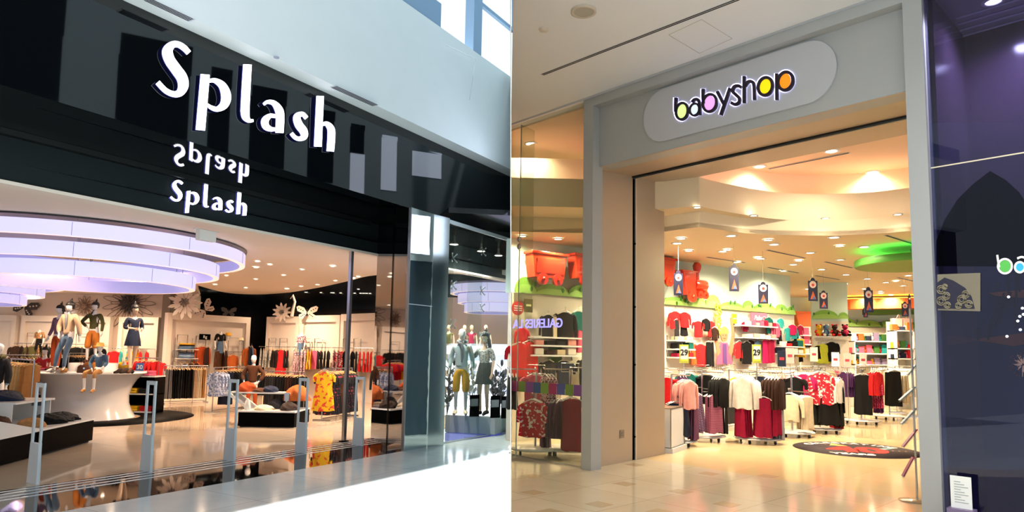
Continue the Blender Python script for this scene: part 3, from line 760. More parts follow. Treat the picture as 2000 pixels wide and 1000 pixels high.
def rail_rack(pa, pb, h, items, where, group, base=True, name='clothes_rail', cat='clothes rail', step=.07, M0=None, feet=.22, hang=None, sc=1.0, face=None, top2=None):
    """straight rail from world point pa to pb; items: (kind, colour, count)"""
    pa, pb = Vector((pa.x, pa.y, 0)), Vector((pb.x, pb.y, 0)); d = pb - pa; l = d.length; ang = math.atan2(d.y, d.x)
    t = thing(name, 'chrome frame of the ' + where, cat, Matrix.Translation(pa) @ Matrix.Rotation(ang, 4, 'Z'))
    b = B(steel, True)
    b.tube([(0, 0, h), (l, 0, h)], .014, 8); b.build('top_bar', t)
    if base:
        for x in (0.0, l):
            B(steel, True).tube([(x, 0, .03), (x, 0, h)], .013, 8).build('upright', t)
            B(steel, True).box(x - .015, x + .015, -feet, feet, 0.0, .03).build('foot', t)
        B(steel, True).tube([(0, 0, .05), (l, 0, .05)], .01, 6).build('lower_bar', t)
    else:
        for x in (0.0, l):
            B(steel, True).box(x - .012, x + .012, 0, .28, h - .01, h + .01).build('bracket', t)
            B(steel, True).tube([(x, 0.28, .0), (x, 0.28, h + .35)], .012, 6).build('upright', t)
    n = sum(i[2] for i in items); x = .08; k = 0; st = (l - .16) / max(1, n - 1)
    Mb = Matrix.Translation(pa) @ Matrix.Rotation(ang, 4, 'Z')
    for kind, c, cnt in items:
        for _ in range(cnt):
            rz = R(90) + wv_.uniform(-.16, .16) if face is None else face + wv_.uniform(-.1, .1)
            garment(kind, fab(c), Mb @ Matrix.Translation((x, 0, h - .105 * sc)) @ Matrix.Rotation(rz, 4, 'Z'),
                    '%s %s, %s from left on the %s' % (cname(c), KW[kind], ORD[k], where), 'clothes on the %s' % where, hang, k, sc)
            x += st; k += 1
    return t
# ------------------------------------------------------------------ left shop: podium
pc = wz(165, 816, 0)
sparkle = pm('glossy white shell', 'e6e0dc', 0.15, coat=0.5)
t = thing('display_podium', 'round white flared podium carrying mannequins, left of the shop', 'podium', Matrix.Translation(pc))
B(sparkle, True).lathe([(.98, .006), (.97, .03), (.90, .15), (.84, .32), (.83, .5), (.88, .68), (.98, .85), (1.12, .97), (1.14, .985)], 64, caps=False).build('flared_base', t)
B(white_gloss, True).lathe([(1.15, .985), (1.16, 1.0), (1.15, 1.02), (.01, 1.021)], 64, caps=False).build('top_plate', t)
B(white_gloss, True).lathe([(.48, 1.021), (.48, 1.19), (.47, 1.2), (.01, 1.2)], 48, (-0.1, .35), caps=False).build('upper_drum', t)
b = B(black_lac, True); b.lathe([(.99, .003), (2.1, .003), (2.1, .0), (.99, .0)], 72, caps=False); o = b.build('floor_inlay', M=Matrix.Translation(pc + Vector((0.05, 0.1, 0)))); struct(o); o.name = 'floor_inlay'
hairb = pm('black wig', '0a0809', 0.5, bump=0.4, bscale=60)
def stand_at(px, d, z): p = at(px, d, z); return p
MT = Matrix.Translation
p = at(108, 14.8, 1.021)
mannequin('mannequin in purple checked shirt, farthest left on the white podium', MT(p) @ Matrix.Rotation(R(-15), 4, 'Z'), dict(elR=(-.26, .05, 1.14), wrR=(-.30, -.02, .92), anR=(-.16, .05, .09), anL=(.06, 0, .09)), 1.47, top=fab('plaid'), bottom=fab('rust'), leg=.97, hair=hairb, pony=1, yaw=-.5, shoes=fab('brown'))
p = at(127, 13.95, 1.021)
mannequin('mannequin in beige jacket and blue denim trousers, legs apart, on left of podium', MT(p) @ Matrix.Rotation(R(-8), 4, 'Z'),
          dict(pelvis=(.02, 0, .95), hipL=(.10, 0, .90), hipR=(-.06, 0, .90), knL=(.02, -.05, .50), anL=(-.03, -.02, .09), toL=(-.05, -.18, .03), knR=(-.20, -.06, .50), anR=(-.30, .0, .09), toR=(-.40, -.12, .03), wrL=(.34, -.02, .90), elL=(.27, .03, 1.14), wrR=(-.15, -.12, .97), elR=(-.27, .0, 1.15)), 1.49,
          top=fab('print_grey'), jacket=fab('beige'), bottom=pm('washed denim', '5d7690', .85, noise=.25, nscale=6), leg=.95, hair=hairb, pony=-1, yaw=.3, shoes=white_mann, scarf=fab('grey'))
p = at(178, 14.9, 1.2)
mannequin('mannequin in dark olive blouse and wide orange culottes, hand on hip, centre of podium', MT(p),
          dict(elR=(-.38, .02, 1.18), wrR=(-.17, -.06, 1.04), elL=(.24, .02, 1.14), wrL=(.25, -.03, .90), knL=(.10, -.03, .5), knR=(-.12, -.03, .5), anR=(-.14, .02, .09)), 1.38, top=fab('olive'), bottom=pm('orange cord', 'c27224', .85, noise=.15), leg=.60, wide=.035, hair=hairb, pony=-1, yaw=.25, shoes=fab('brown'))
p = at(255, 14.2, 1.021)
mannequin('mannequin in navy tunic with bare beige legs stepping on right of podium', MT(p) @ Matrix.Rotation(R(55), 4, 'Z'),
          dict(elR=(-.22, .02, 1.16), wrR=(-.10, -.2, 1.14), elL=(.22, .02, 1.16), wrL=(.08, -.24, 1.12), knR=(-.10, -.10, .5), anR=(-.12, -.22, .09), toR=(-.13, -.36, .03), knL=(.09, .05, .50), anL=(.10, .24, .10), toL=(.11, .10, .03)), 1.47, skin=skin_mann, top=fab('navy'), sleeve=.75, skirt=(fab('navy'), .70, .19), hair=hairb, yaw=.1, shoes=fab('black'))
# seated figure
p = at(192, 13.55, 1.02)
SC_ = 1.26
sit = dict(pelvis=(0, .05, .10), waist=(0, .06, .25), chest=(0, .03, .42), neck=(0, .02, .58), neck1=(0, 0, .65), head=(0, -.02, .75), shL=(.165, .02, .54), shR=(-.165, .02, .54), elL=(.24, -.04, .30), elR=(-.24, -.04, .30), wrL=(.26, -.22, .22), wrR=(-.04, -.26, .16),
           hipL=(.085, -.02, .08), hipR=(-.085, -.02, .08), knL=(.15, -.42, .06), knR=(-.13, -.42, .06), anL=(.17, -.43, -.40), anR=(-.10, -.43, -.40), toL=(.18, -.55, -.47), toR=(-.09, -.55, -.47))
mannequin('seated mannequin in blue shirt, navy braces, tan trousers and straw hat on podium edge', MT(p), sit, SC_, top=fab('denim'), bottom=fab('tan'), leg=.72, hat=pm('straw hat', 'b98a3c', .8), shoes=fab('tan'), jacket=None, scarf=None, yaw=.2)
b = B(fab('navy'), True)
# handbags and trainers on the podium
def handbag(P, label, m, s=1.0, rz=0):
    t = thing('handbag', label, 'bag', MT(P) @ Matrix.Rotation(rz, 4, 'Z') @ Matrix.Scale(s, 4))
    b = B(m, True); b.loft([[(x * .17 * k, y * .07 * k, z) for x, y in ((-1, -.6), (-.6, -1), (.6, -1), (1, -.6), (1, .6), (.6, 1), (-.6, 1), (-1, .6))] for z, k in ((0, .95), (.02, 1), (.16, .92), (.2, .7))]); b.build('bag_body', t)
    b = B(m, True); b.tube([(-.1, 0, .18), (-.09, 0, .28), (0, 0, .34), (.09, 0, .28), (.1, 0, .18)], .009); b.build('handle', t)
    B(steel).box(-.02, .02, -.08, -.07, .1, .14).build('clasp', t)
handbag(at(165, 14.0, 1.021), 'brown leather handbag standing on podium left of the seated mannequin', pm('brown leather', '5a3018', .45), .8, .3)
handbag(at(178, 14.15, 1.021), 'orange tan handbag on podium behind the seated mannequin', pm('orange leather', 'c07828', .45), 1.1, -.2)
def shoe_pair(P, label, m, rz=0, s=1.0, group=None):
    t = thing('shoe_pair', label, 'shoes', MT(P) @ Matrix.Rotation(rz, 4, 'Z') @ Matrix.Scale(s, 4), group)
    for x in (-.06, .06):
        b = B(m, True); b.loft([[(x + w_ * math.cos(a), y, max(0.012, h_ * .5 + h_ * .5 * math.sin(a))) for a in [2 * math.pi * i / 10 for i in range(10)]] for y, w_, h_ in ((-.13, .02, .05), (-.10, .04, .06), (-.03, .042, .08), (.05, .036, .12), (.11, .036, .13), (.13, .02, .12))]); b.build('shoe', t)
    return t
shoe_pair(at(108, 13.7, 1.021), 'light patterned trainers on the podium beside the denim mannequin', fab('print_grey'), .4, .8)
shoe_pair(at(120, 13.75, 1.021), 'second pair of brown shoes on the podium in front of drum', fab('tan'), .2, .8)
shoe_pair(at(236, 13.8, 1.021), 'golden brown boots on podium at feet of the navy tunic mannequin', fab('leopard'), 0, 1.0)
shoe_pair(at(246, 13.9, 1.021), 'brown ankle boots at right end of podium', fab('brown'), .3, 1.0)

# ------------------------------------------------------------------ security gates in the entrance
gm = pm('gate plastic', 'c4cacd', 0.35)
b0 = None
for k, (px, py) in enumerate([(64, 944), (285, 920), (448, 900), (587, 884), (699, 870)]):
    P = wz(px, py, 0.0); w = .12
    lab = ['frontmost grey security gate at the far left of the entrance', 'second grey security gate from the left, in front of the podium', 'middle grey security gate of the five in the entrance', 'fourth grey security gate, in front of the low black table', 'farthest grey security gate beside the steel post']
    M = MT(P) @ Matrix.Rotation(YL + R(90), 4, 'Z')
    if b0 is None:
        t = thing('security_gate', lab[k], 'security gate', M, 'security gates across the entrance')
        Hh = 1.15
        b = B(gm); b.loft([[(sx * x, sy * .018, z) for sx, sy in ((-1, -1), (1, -1), (1, 1), (-1, 1))] for z, x in ((0, w), (.3, w * .93), (.46, w * .88))], smooth=False); b.build('base_box', t, bevel=.006)
        for s in (-1, 1):
            b = B(gm); b.loft([[(s * x + sx * .018, sy * .010, z) for sx, sy in ((-1, -1), (1, -1), (1, 1), (-1, 1))] for z, x in ((.44, w * .78), (Hh, w * .70))], smooth=False); b.build('side_post', t)
        B(gm).box(-w * .86, w * .86, -.011, .011, Hh - .05, Hh).build('top_bar', t)
        b = B(gm); b.loft([[(-.035 + sx * x, -.026 + sy * .010, z) for sx, sy in ((-1, -1), (1, -1), (1, 1), (-1, 1))] for z, x in ((.02, .05), (.26, .035))], smooth=False); c = b.build('cover', t)
        B(black_lac).box(-.055, -.015, -.040, -.036, .24, .25).build('indicator', c)
        B(black_lac).box(-w * .6, w * .6, -.009, .009, Hh, Hh + .006).build('top_slot', t)
        b0 = t
    else: dup(b0, M, lab[k])

# ------------------------------------------------------------------ low display tables with clothes
def pile(P, label, m, w, dpt, h, group=None, rz=0.0, cat='clothes', name='folded_clothes', seed=0):
    rg = random.Random(seed); b = B(m, True); rings = []; n = 26
    ph = rg.uniform(0, 6)
    for k in range(9):
        f = k / 8; sc = (1 - f ** 2.4) ** .6 if k < 8 else .05
        ring = []
        for i in range(n):
            a = 2 * math.pi * i / n; w_ = 1 + .10 * math.sin(3 * a + ph + f * 4) + .06 * math.sin(7 * a + ph * 3 + f * 9)
            ring.append((w / 2 * sc * w_ * math.cos(a), dpt / 2 * sc * w_ * math.sin(a), h * f + .018 * math.sin(5 * a + f * 11 + ph) * (f > 0) * min(1, h * 8)))
        rings.append(ring)
    b.loft(rings); o = b.build(name, M=MT(P) @ Matrix.Rotation(rz, 4, 'Z')); return tag(o, label, cat, group)
def stack(P, label, mats, w=.26, dp=.3, rz=0, hh=.035, group=None):
    """neatly folded garments, each one a thing"""
    z = 0
    for i, m in enumerate(mats):
        b = B(m, True); e = .012
        b.loft([[(sx * (w / 2 - q), sy * (dp / 2 - q), z + zz) for sx, sy in ((-1, -.9), (-.9, -1), (.9, -1), (1, -.9), (1, .9), (.9, 1), (-.9, 1), (-1, .9))] for zz, q in ((.001, .01), (.008, 0), (hh - .01, 0), (hh - .001, .012))])
        tag(b.build('folded_garment', M=MT(P) @ Matrix.Rotation(rz + (i % 3 - 1) * .04, 4, 'Z')), label + ', %s from bottom' % ORD[i], 'folded garment', group or ('folded pieces: ' + label))
        z += hh
def low_table(M, w, d, hgt, label, raised=True):
    t = thing('display_table', label, 'table', M)
    B(black_lac).box(-w / 2, w / 2, -d / 2, d / 2, .03, hgt - .03).build('plinth', t)
    B(rubber).box(-w / 2 + .03, w / 2 - .03, -d / 2 + .03, d / 2 - .03, 0, .03).build('base', t)
    B(white_gloss).box(-w / 2 - .005, w / 2 + .005, -d / 2 - .005, d / 2 + .005, hgt - .03, hgt).build('top', t)
    return t
# left table, close to the entrance
qa, qb, qc = wz(76, 892, 0), wz(180, 863, 0), wz(-60, 875, 0)
ang = math.atan2(qb.y - qa.y, qb.x - qa.x); wid = (qb - qa).length
T1 = MT(qa) @ Matrix.Rotation(ang, 4, 'Z')
t = thing('display_table', 'low black display table with white trays near the left edge, heaped with dark clothes', 'table', T1)
Ld = 1.9
B(black_lac).box(0, wid, 0.0, Ld, .03, .36).build('plinth', t)
B(rubber).box(.04, wid - .04, .04, Ld - .04, 0, .03).build('base', t)
B(white_gloss).box(-.01, wid + .01, -.01, Ld + .01, .36, .39).build('top', t)
B(white_gloss).box(.35, wid - .15, .55, Ld - .1, .70, .73).build('upper_tray', t)
for x in (.36, wid - .18): B(white_gloss).box(x, x + .02, .6, Ld - .15, .39, .70).build('tray_side', t)
b = B(white_gloss); b.hprism([(-1.1, .36), (-.01, .36), (-.01, .39), (-1.1, .62)], 0.0, .03); b.build('slanted_panel', t)
B(black_lac).box(-1.2, -.011, 0.03, Ld - .2, .03, .36).build('side_plinth', t)
for k, (x, y, z, c, w_, d_, h_) in enumerate([(.75, .3, .39, 'black', .5, .45, .14), (.3, .28, .39, 'tan', .35, .35, .12), (wid - .3, .35, .39, 'charcoal', .5, .4, .12), (.8, 1.0, .73, 'navy', .6, .5, .14), (wid - .5, 1.1, .73, 'black', .5, .5, .13), (-.5, .7, .5, 'leopard', .5, .5, .2), (-.6, 1.1, .55, 'charcoal', .6, .5, .3), (.25, .9, .39, 'olive', .3, .35, .28), (-.15, .5, .42, 'brown', .35, .4, .16), (1.1, .25, .39, 'charcoal', .35, .3, .1), (.45, 1.5, .73, 'black', .5, .4, .16)]):
    pile(T1 @ Vector((x, y, z)), 'heap of %s clothes on the low black table by the entrance, %s' % (cname(c), ['front centre', 'front left corner', 'front right corner', 'upper tray centre', 'upper tray right', 'slanted left end', 'rear left', 'beside the tray side', 'left of front', 'front right gap', 'upper tray rear'][k]), fab(c), w_, d_, h_, seed=k)
# price card stand on that table
P = T1 @ Vector((wid - .25, .75, .39)); t = thing('card_stand', 'small grey wire card stand on the low black table near the podium', 'card stand', MT(P))
B(steel, True).cyl((0, 0, .0), (0, 0, .22), .006, 6).build('stem', t); b = B(pm('card grey', '6a6f78', .5)); b.box(-.1, .1, -.004, .004, .22, .34); b.build('card', t); B(steel).box(-.05, .05, -.04, .04, 0, .006).build('foot', t)
# middle table
qa, qb = wz(464, 834, 0), wz(574, 836, 0)
ang = math.atan2(qb.y - qa.y, qb.x - qa.x); wid = (qb - qa).length
T2 = MT(qa) @ Matrix.Rotation(ang, 4, 'Z')
t = thing('display_table', 'low black display table with white folded trays in the middle of the shop floor', 'table', T2)
B(black_lac).box(0, wid, 0, 1.0, .02, .30).build('plinth', t); B(rubber).box(.03, wid - .03, .03, .97, 0, .02).build('base', t)
B(white_gloss).box(-.01, wid + .01, -.01, 1.0, .30, .33).build('top', t)
B(white_gloss).box(-.5, .85, .55, .95, .64, .67).build('upper_tray', t)
b = B(white_gloss); b.hprism([(-.5, .64), (-.5, .67), (-.44, .67), (.06, .33), (0, .30)], .5, .95); b.build('slanted_side', t)
B(steel).box(.75, .85, .5, .54, .50, .67).build('end_bracket', t); B(steel).box(.78, .81, .5, .54, .33, .5).build('bracket_leg', t)
for k, (x, y, z, c, w_, d_, h_, wh) in enumerate([(.42, .25, .33, 'cream', .42, .3, .10, 'front centre'), (.1, .2, .33, 'white', .12, .12, .22, 'front left'), (wid - .22, .3, .33, 'leopard', .36, .4, .16, 'front right'), (-.15, .75, .67, 'rust', .4, .35, .2, 'left end of tray'), (.35, .75, .67, 'navy', .35, .35, .12, 'middle of tray'), (.95, .75, .5, 'orange', .55, .5, .32, 'right end'), (.15, .7, .67, 'brown', .3, .3, .08, 'tray front'), (.55, .6, .33, 'charcoal', .4, .3, .2, 'under the tray')]):
    pile(T2 @ Vector((x, y, z)), 'heap of %s clothes on the middle black table, %s' % (cname(c), wh), fab(c), w_, d_, h_, seed=20 + k)
# shelf boxes right of the podium
def crate(P, w, d, h, label, items):
    t = thing('display_shelf', label, 'shelf', MT(P))
    for z in (0.02, .42, .82):
        B(white_gloss).box(-w / 2, w / 2, -d / 2, d / 2, z * h, z * h + .03).build('shelf_board', t)
    B(black_lac).box(-w / 2 + .02, w / 2 - .02, d / 2 - .03, d / 2, .05, h * .82).build('back', t)
    for x in (-w / 2, w / 2 - .02): B(black_lac).box(x, x + .02, -d / 2, d / 2, 0, h * .82).build('side', t)
    for i, (x, z, c) in enumerate(items):
        stack(P + Vector((x, -.05, z * h + .031)), 'folded %s knitwear on %s board, %s of podium' % (cname(c), {.82: 'top', .42: 'middle', .02: 'lowest'}[z], 'right' if 'right' in label else 'left'), [fab(c)] * 2, .3, .3, 0, .06)
crate(at(272, 16.3, 0), .9, .5, 1.05, 'dark shelf with white boards behind right side of podium', [(-.2, .82, 'red'), (.15, .82, 'pink'), (-.15, .42, 'yellow'), (.2, .42, 'charcoal'), (-.1, .02, 'yellow'), (.25, .02, 'red')])
crate(at(78, 15.5, 0), 1.1, .5, 1.1, 'dark shelf with white boards behind left side of podium', [(-.35, .82, 'navy'), (-.02, .82, 'pink'), (.3, .82, 'black'), (-.2, .42, 'white'), (.2, .42, 'charcoal')])
# blue offer card
P = at(249 + 17, 14.6, 1.0); 
t = thing('offer_sign', 'small blue sign reading 30 standing right of the podium', 'sign', MT(at(272, 15.9, .90)))
B(pm('sign blue', '2c5a96', .4)).box(-.09, .09, -.005, .005, .03, .3).build('panel', t); B(steel).box(-.07, .07, -.04, .04, 0, .03).build('foot', t)
put_text('30', .14, pm('white print', 'f4f4f0', .5), t.matrix_world @ MT((0, -.008, .2)), t)

# ------------------------------------------------------------------ wall panels and back wall
def wall_niche(pa, da, pb, db, ztop, label, z0=.0, th=.12):
    A_, C_ = at(pa, da, 0), at(pb, db, 0); A_.z = C_.z = 0
    d = C_ - A_; l = d.length; ang = math.atan2(d.y, d.x); M = MT(A_) @ Matrix.Rotation(ang, 4, 'Z')
    t = thing('wall_panel', label, 'wall panel', M); fw = .16
    B(cream_paint).box(0, l, .09, .09 + th, z0, ztop).build('back_board', t)
    b = B(cream_paint); b.box(0, fw, 0, .09, z0, ztop); b.box(l - fw, l, 0, .09, z0, ztop); b.box(fw, l - fw, 0, .09, ztop - .22, ztop); b.build('raised_frame', t)
    return M, l
MA, la = wall_niche(318, 22.0, 482, 24.5, 2.72, 'white framed wall panel under the white flower cut-out, left of black gap')
MBp, lb = wall_niche(513, 23.4, 577, 22.6, 2.70, 'white framed wall panel just right of the black gap')
MC2, lc = wall_niche(579, 22.5, 657, 21.6, 2.72, 'white framed wall panel with the pink dressed torso')
MD, ld_ = wall_niche(659, 21.5, 752, 20.0, 2.74, 'white framed wall panel behind the steel post')
ME, le = wall_niche(30, 24.8, 205, 24.6, 2.66, 'cream framed wall panel behind the podium, left part')
MF, lf = wall_niche(222, 24.6, 300, 24.4, 2.66, 'cream framed wall panel behind the podium, right part')
wall_niche(-60, 24.9, 20, 24.8, 2.66, 'cream framed wall panel at the left edge of the picture')
b = B(pm('grey brown return', '7a7064', .6)); A_ = at(306, 22.6, 0); b.box(A_.x - .02, A_.x + .25, A_.y, A_.y + 2.2, 0, 3.49); struct(b.build('wall_return'))
def frame_stand(M, x, w, h, label):
    t = thing('wall_rail', label, 'wall rail', M @ MT((x, 0, 0)))
    b = B(steel, True); b.tube([(0, -.02, 1.2), (0, -.02, h), (w, -.02, h), (w, -.02, 1.2)], .014, 6); b.build('rail_frame', t)
    B(steel, True).tube([(0, -.02, 1.45), (w, -.02, 1.45)], .012, 6).build('cross_bar', t)
for M, x, w_, h, lb_ in [(MA, .35, .35, 2.0, 'left'), (MA, 1.0, .35, 1.98, 'middle'), (MA, 2.2, .6, 1.95, 'right')]:
    frame_stand(M, x, w_, h, 'steel wall rail frame on the panel under the flower cut-out, ' + lb_)
for M, nm in ((MBp, 'panel right of the gap'), (MC2, 'panel with pink torso'), (MD, 'panel behind the post')):
    for x, lb_ in ((.2, 'left'), (.75, 'right')): frame_stand(M, x, .35, 1.95, 'steel wall rail frame on the %s, %s' % (nm, lb_))
for x, lb_ in ((.3, 'left'), (2.2, 'right')): frame_stand(ME, x, .6, 2.0, 'steel wall rail frame on the cream panel behind the podium, ' + lb_)
def wall_rack(M, x0, x1, z, y, items, where, sc=1.0, hang=None):
    a = M @ Vector((x0, y, 0)); c = M @ Vector((x1, y, 0)); rail_rack(a, c, z, items, where, where, base=False, sc=sc, hang=hang)
wall_rack(MA, .25, 1.0, 1.15, -.3, [('kid', 'grey', 2), ('kid', 'brown', 2)], 'wall rail left of the flower panel')
for k, (x, z, kk, c, yaw_) in enumerate([(1.12, 1.72, 'jacket', 'rust', 0), (1.3, 1.70, 'jacket', 'darkbrown', .8), (1.75, 1.6, 'jacket', 'brown', .5), (1.98, 1.6, 'jacket', 'darkbrown', 1.0), (2.25, 1.45, 'blouse', 'orange', .2), (2.55, 1.45, 'blouse', 'cream', 1), (2.95, 1.75, 'jacket', 'denim', 1.2), (3.1, 1.75, 'jacket', 'navy', 1.1), (3.35, 1.72, 'jacket', 'orange', .1)]):
    if x > la - .1: x = la - .2 
    garment(kk, fab(c), MA @ MT((x, -.25 - .01 * k, z - .1)) @ Matrix.Rotation(yaw_, 4, 'Z'), '%s %s hanging on the flower panel, %s place' % (cname(c), KW[kk], ['left', 'left centre', 'centre', 'right of centre', 'lower centre', 'lower right', 'right', 'right beside the jacket', 'far right'][k]), 'clothes on the panel under the flower', seed=k)
b = None
P = MA @ Vector((.5, -.25, 1.35))
t = thing('wall_shelf', 'shelf with folded denim on the panel under the flower', 'shelf', MA @ MT((.3, -.4, 0)))
for z in (1.2, 1.5): B(white_gloss).box(0, .6, 0, .4, z, z + .02).build('shelf_board', t)
for x in (0, .58): B(steel).box(x, x + .015, 0.39, .42, 1.1, 1.9).build('shelf_upright', t)
stack(MA @ Vector((.6, -.2, 1.221)), 'folded teal denim on lower board of the panel shelf', [fab('denim'), fab('paledenim'), fab('denim'), fab('navy')], .4, .3, YL * 0, .05)
stack(MA @ Vector((.6, -.2, 1.521)), 'folded denim on upper board of the panel shelf', [fab('denim'), fab('denim'), fab('black'), fab('mustard')], .4, .3, 0, .05)
# small black brand card
t = thing('brand_card', 'small black card with white monogram on the panel rail', 'sign', MA @ MT((1.25, -.12, 1.85)))
B(black_lac).box(-.2, .2, -.01, .01, 0, .2).build('panel', t)
put_text('Rg', .14, pm('white print', 'f4f4f0', .5), MA @ MT((1.25, -.134, 1.95)), t)
# hats and bags on top ledge
for i, (x, z) in enumerate([(2.1, 1.86), (2.6, 1.7)]):
    P = MA @ Vector((x, -.15, z)); t = thing('hat_mannequin', 'small white display head with %s on the right of the flower panel' % ['yellow hat', 'pale cap'][i], 'display head', MT(P))
    b = B(white_mann, True); head_mb(b, Vector((0, 0, .12)), 1.0); b.cyl((0, 0, 0), (0, 0, .03), .06); b.build('head', t); B([fab('mustard'), fab('cream')][i], True).lathe([(.15, .17), (.1, .18), (.09, .26), (.01, .27)], 16).build('hat', t)
# wall racks of the right panels
def row(M, l, z, items, where, yaw0=.35, y=-.3, s=1.0, x0=.15):
    items = [q for it in items for q in ([it, it] if len(it) > 2 and it[2] > .7 else [it])]; n = len(items)
    t = thing('wall_rail', 'long chrome hanging bar ' + where, 'wall rail', M @ MT((0, y, 0)))
    B(steel, True).tube([(.05, 0, z), (l - .05, 0, z)], .013, 6).build('bar', t)
    for x in (.06, l - .06): B(steel, True).tube([(x, 0, z), (x, -y, z)], .01, 6).build('bracket', t)
    for i, it in enumerate(items):
        kk, c = it[0], it[1]; yw = it[2] if len(it) > 2 else yaw0; yw = -.6 - .35 * rnd.random() if yw > .7 else yw
        garment(kk, fab(c), M @ MT((x0 + (l - 2 * x0) * i / max(1, n - 1), y, z - .105)) @ Matrix.Rotation(yw, 4, 'Z'), '%s %s, %s from left %s' % (cname(c), KW[kk], ORD[i], where), 'clothes hanging %s' % where, seed=i, sc=s)
row(MBp, lb, 1.66, [('blouse', 'print_grey', 1.0), ('blouse', 'print_grey', 1.2), ('tee', 'black', 1.2), ('blouse', 'leopard', .4), ('dress', 'red', .1), ('tee', 'black', 1.3)], 'on the panel right of the black gap')
row(MC2, lc, 1.66, [('dress', 'floralpink', .8), ('dress', 'floralpink', 1.1), ('blouse', 'mustard', .9), ('tee', 'pink', .1), ('tee', 'black', 1.2), ('tee', 'black', 1.3)], 'under the pink dressed torso')
row(MD, ld_, 1.66, [('blouse', 'floralpink', 1), ('blouse', 'print_red', .3), ('dress', 'black', 1.2), ('dress', 'charcoal', 1.3), ('blouse', 'red', 1.25), ('blouse', 'red', 1.15), ('tee', 'cream', .15)], 'behind the steel post')
row(ME, le, 1.62, [('blouse', 'leopard', .7), ('blouse', 'leopard', .9), ('jacket', 'olive', .5), ('blouse', 'print_brown', 1), ('tee', 'black', 1.2), ('tee', 'black', 1.2), ('blouse', 'print_brown', .4), ('jacket', 'black', .6), ('tee', 'charcoal', 1), ('jacket', 'darkbrown', .3), ('blouse', 'black', .6)], 'on the cream panel behind the podium')
row(MF, lf, 1.5, [('tee', 'red', .3), ('tee', 'turquoise', .8), ('tee', 'mustard', .5), ('tee', 'red', .8)], 'on the cream panel right of the navy tunic mannequin', s=.8)
# torsos on the walls
def torso(M, label, top, low, H_=1.35, skin=None, hd=False, sk=None):
    mannequin(label, M @ MT((0, 0, -.88 * H_ / 1.78)), None, H_, skin=skin, top=top, sleeve=.55, bust=True, skirt=(low, .62, .15) if low else None, headless=not hd, stand=None)
torso(MA @ MT((1.75, -.25, 1.62)), 'headless torso in black top and denim skirt on the flower panel', fab('black'), fab('denim'), 1.5)
torso(MC2 @ MT((.35, -.25, 1.60)), 'headless torso in pink floral top and denim skirt on the middle wall panel', fab('floralpink'), fab('denim'), 1.5)
torso(ME @ MT((.95, -.25, 1.62)), 'headless torso in brown top and black trousers on the cream wall', fab('print_brown'), fab('black'), 1.4)
torso(MF @ MT((.95, -.25, 1.55)), 'small headless torso on the cream wall right of the podium', fab('cream'), fab('tan'), 1.2)
# standing figures in the shop
mannequin('mannequin in red printed t-shirt with hands on hips behind the podium', MT(at(80, 16.2, .15)), dict(elR=(-.36, .02, 1.18), wrR=(-.17, -.06, 1.02), elL=(.36, .02, 1.18), wrL=(.17, -.06, 1.02)), 1.40, top=pm('red print tee', 'c8222c', .8), sleeve=.3, bottom=fab('black'), leg=.9, hair=hairb)
mannequin('mannequin in brown fur jacket and rust trousers behind the middle table', MT(at(490, 16.3, 0)), dict(elR=(-.33, .02, 1.16), elL=(.33, .02, 1.16), wrL=(.22, -.1, .98), wrR=(-.22, -.1, .98)), 1.45, top=fab('denim'), jacket=fab('brown'), bottom=fab('rust'), leg=.95, hair=None)
mannequin('mannequin in dark olive jacket at the left edge of the picture', MT(at(-16, 12.2, 0)), dict(elR=(-.30, .02, 1.16)), 1.62, top=fab('paledenim'), jacket=fab('charcoal'), bottom=fab('black'), leg=.95, scarf=fab('olive'))
mannequin('small mannequin in yellow top right of the podium, hand on hip', MT(at(236, 16.9, 0)), dict(elR=(-.36, .02, 1.18), wrR=(-.17, -.06, 1.02)), 1.42, top=fab('yellow'), sleeve=.3, bottom=fab('red'), leg=.8, headless=True)

# floor rails
rail_rack(wz(316, 788, 0), wz(402, 785, 0), 1.06, [('trousers', 'grey', 3), ('trousers', 'black', 3), ('trousers', 'charcoal', 2), ('trousers', 'black', 5), ('trousers', 'beige', 2), ('trousers', 'cream', 3), ('trousers', 'tan', 2)], 'low rail under the flower panel', 'g', hang=wood)
rail_rack(wz(414, 806, 0), wz(474, 798, 0), 1.10, [('blouse', 'print_blue', 3), ('trousers', 'navy', 2), ('blouse', 'black', 3), ('blouse', 'charcoal', 2)], 'rail left of the middle table', 'g')
rail_rack(at(500, 17.5, 0), at(592, 16.6, 0), 1.02, [('skirt', 'black', 4), ('trousers', 'charcoal', 4), ('trousers', 'black', 4), ('trousers', 'darkbrown', 3), ('trousers', 'black', 3)], 'rail behind the middle table', 'g')
rail_rack(wz(628, 822, 0), wz(684, 812, 0), 1.16, [('dress', 'floralblack', 5), ('dress', 'brown', 2), ('dress', 'floralblack', 4), ('dress', 'charcoal', 2)], 'rail left of the steel post', 'g')
garment('dress', fab('floralyellow'), MT(at(634, 15.1, 1.10)) @ Matrix.Rotation(.1, 4, 'Z'), 'yellow dress with red flowers facing front on the rail', 'yellow dress', seed=1, sc=.95)
rail_rack(wz(738, 800, 0), wz(790, 790, 0), 1.2, [('jacket', 'black', 4), ('jacket', 'charcoal', 4)], 'rail behind the black reveal', 'g')
rail_rack(at(12, 14.2, 0), at(56, 13.2, 0), 1.28, [('trousers', 'brown', 3), ('trousers', 'khaki', 3), ('trousers', 'tan', 2)], 'short rail at far left', 'g')
rail_rack(at(-30, 17.5, 0), at(70, 18.5, 0), 1.3, [('blouse', 'leopard', 3), ('jacket', 'olive', 3), ('blouse', 'black', 3), ('blouse', 'print_brown', 3)], 'long rail behind the left table', 'g')
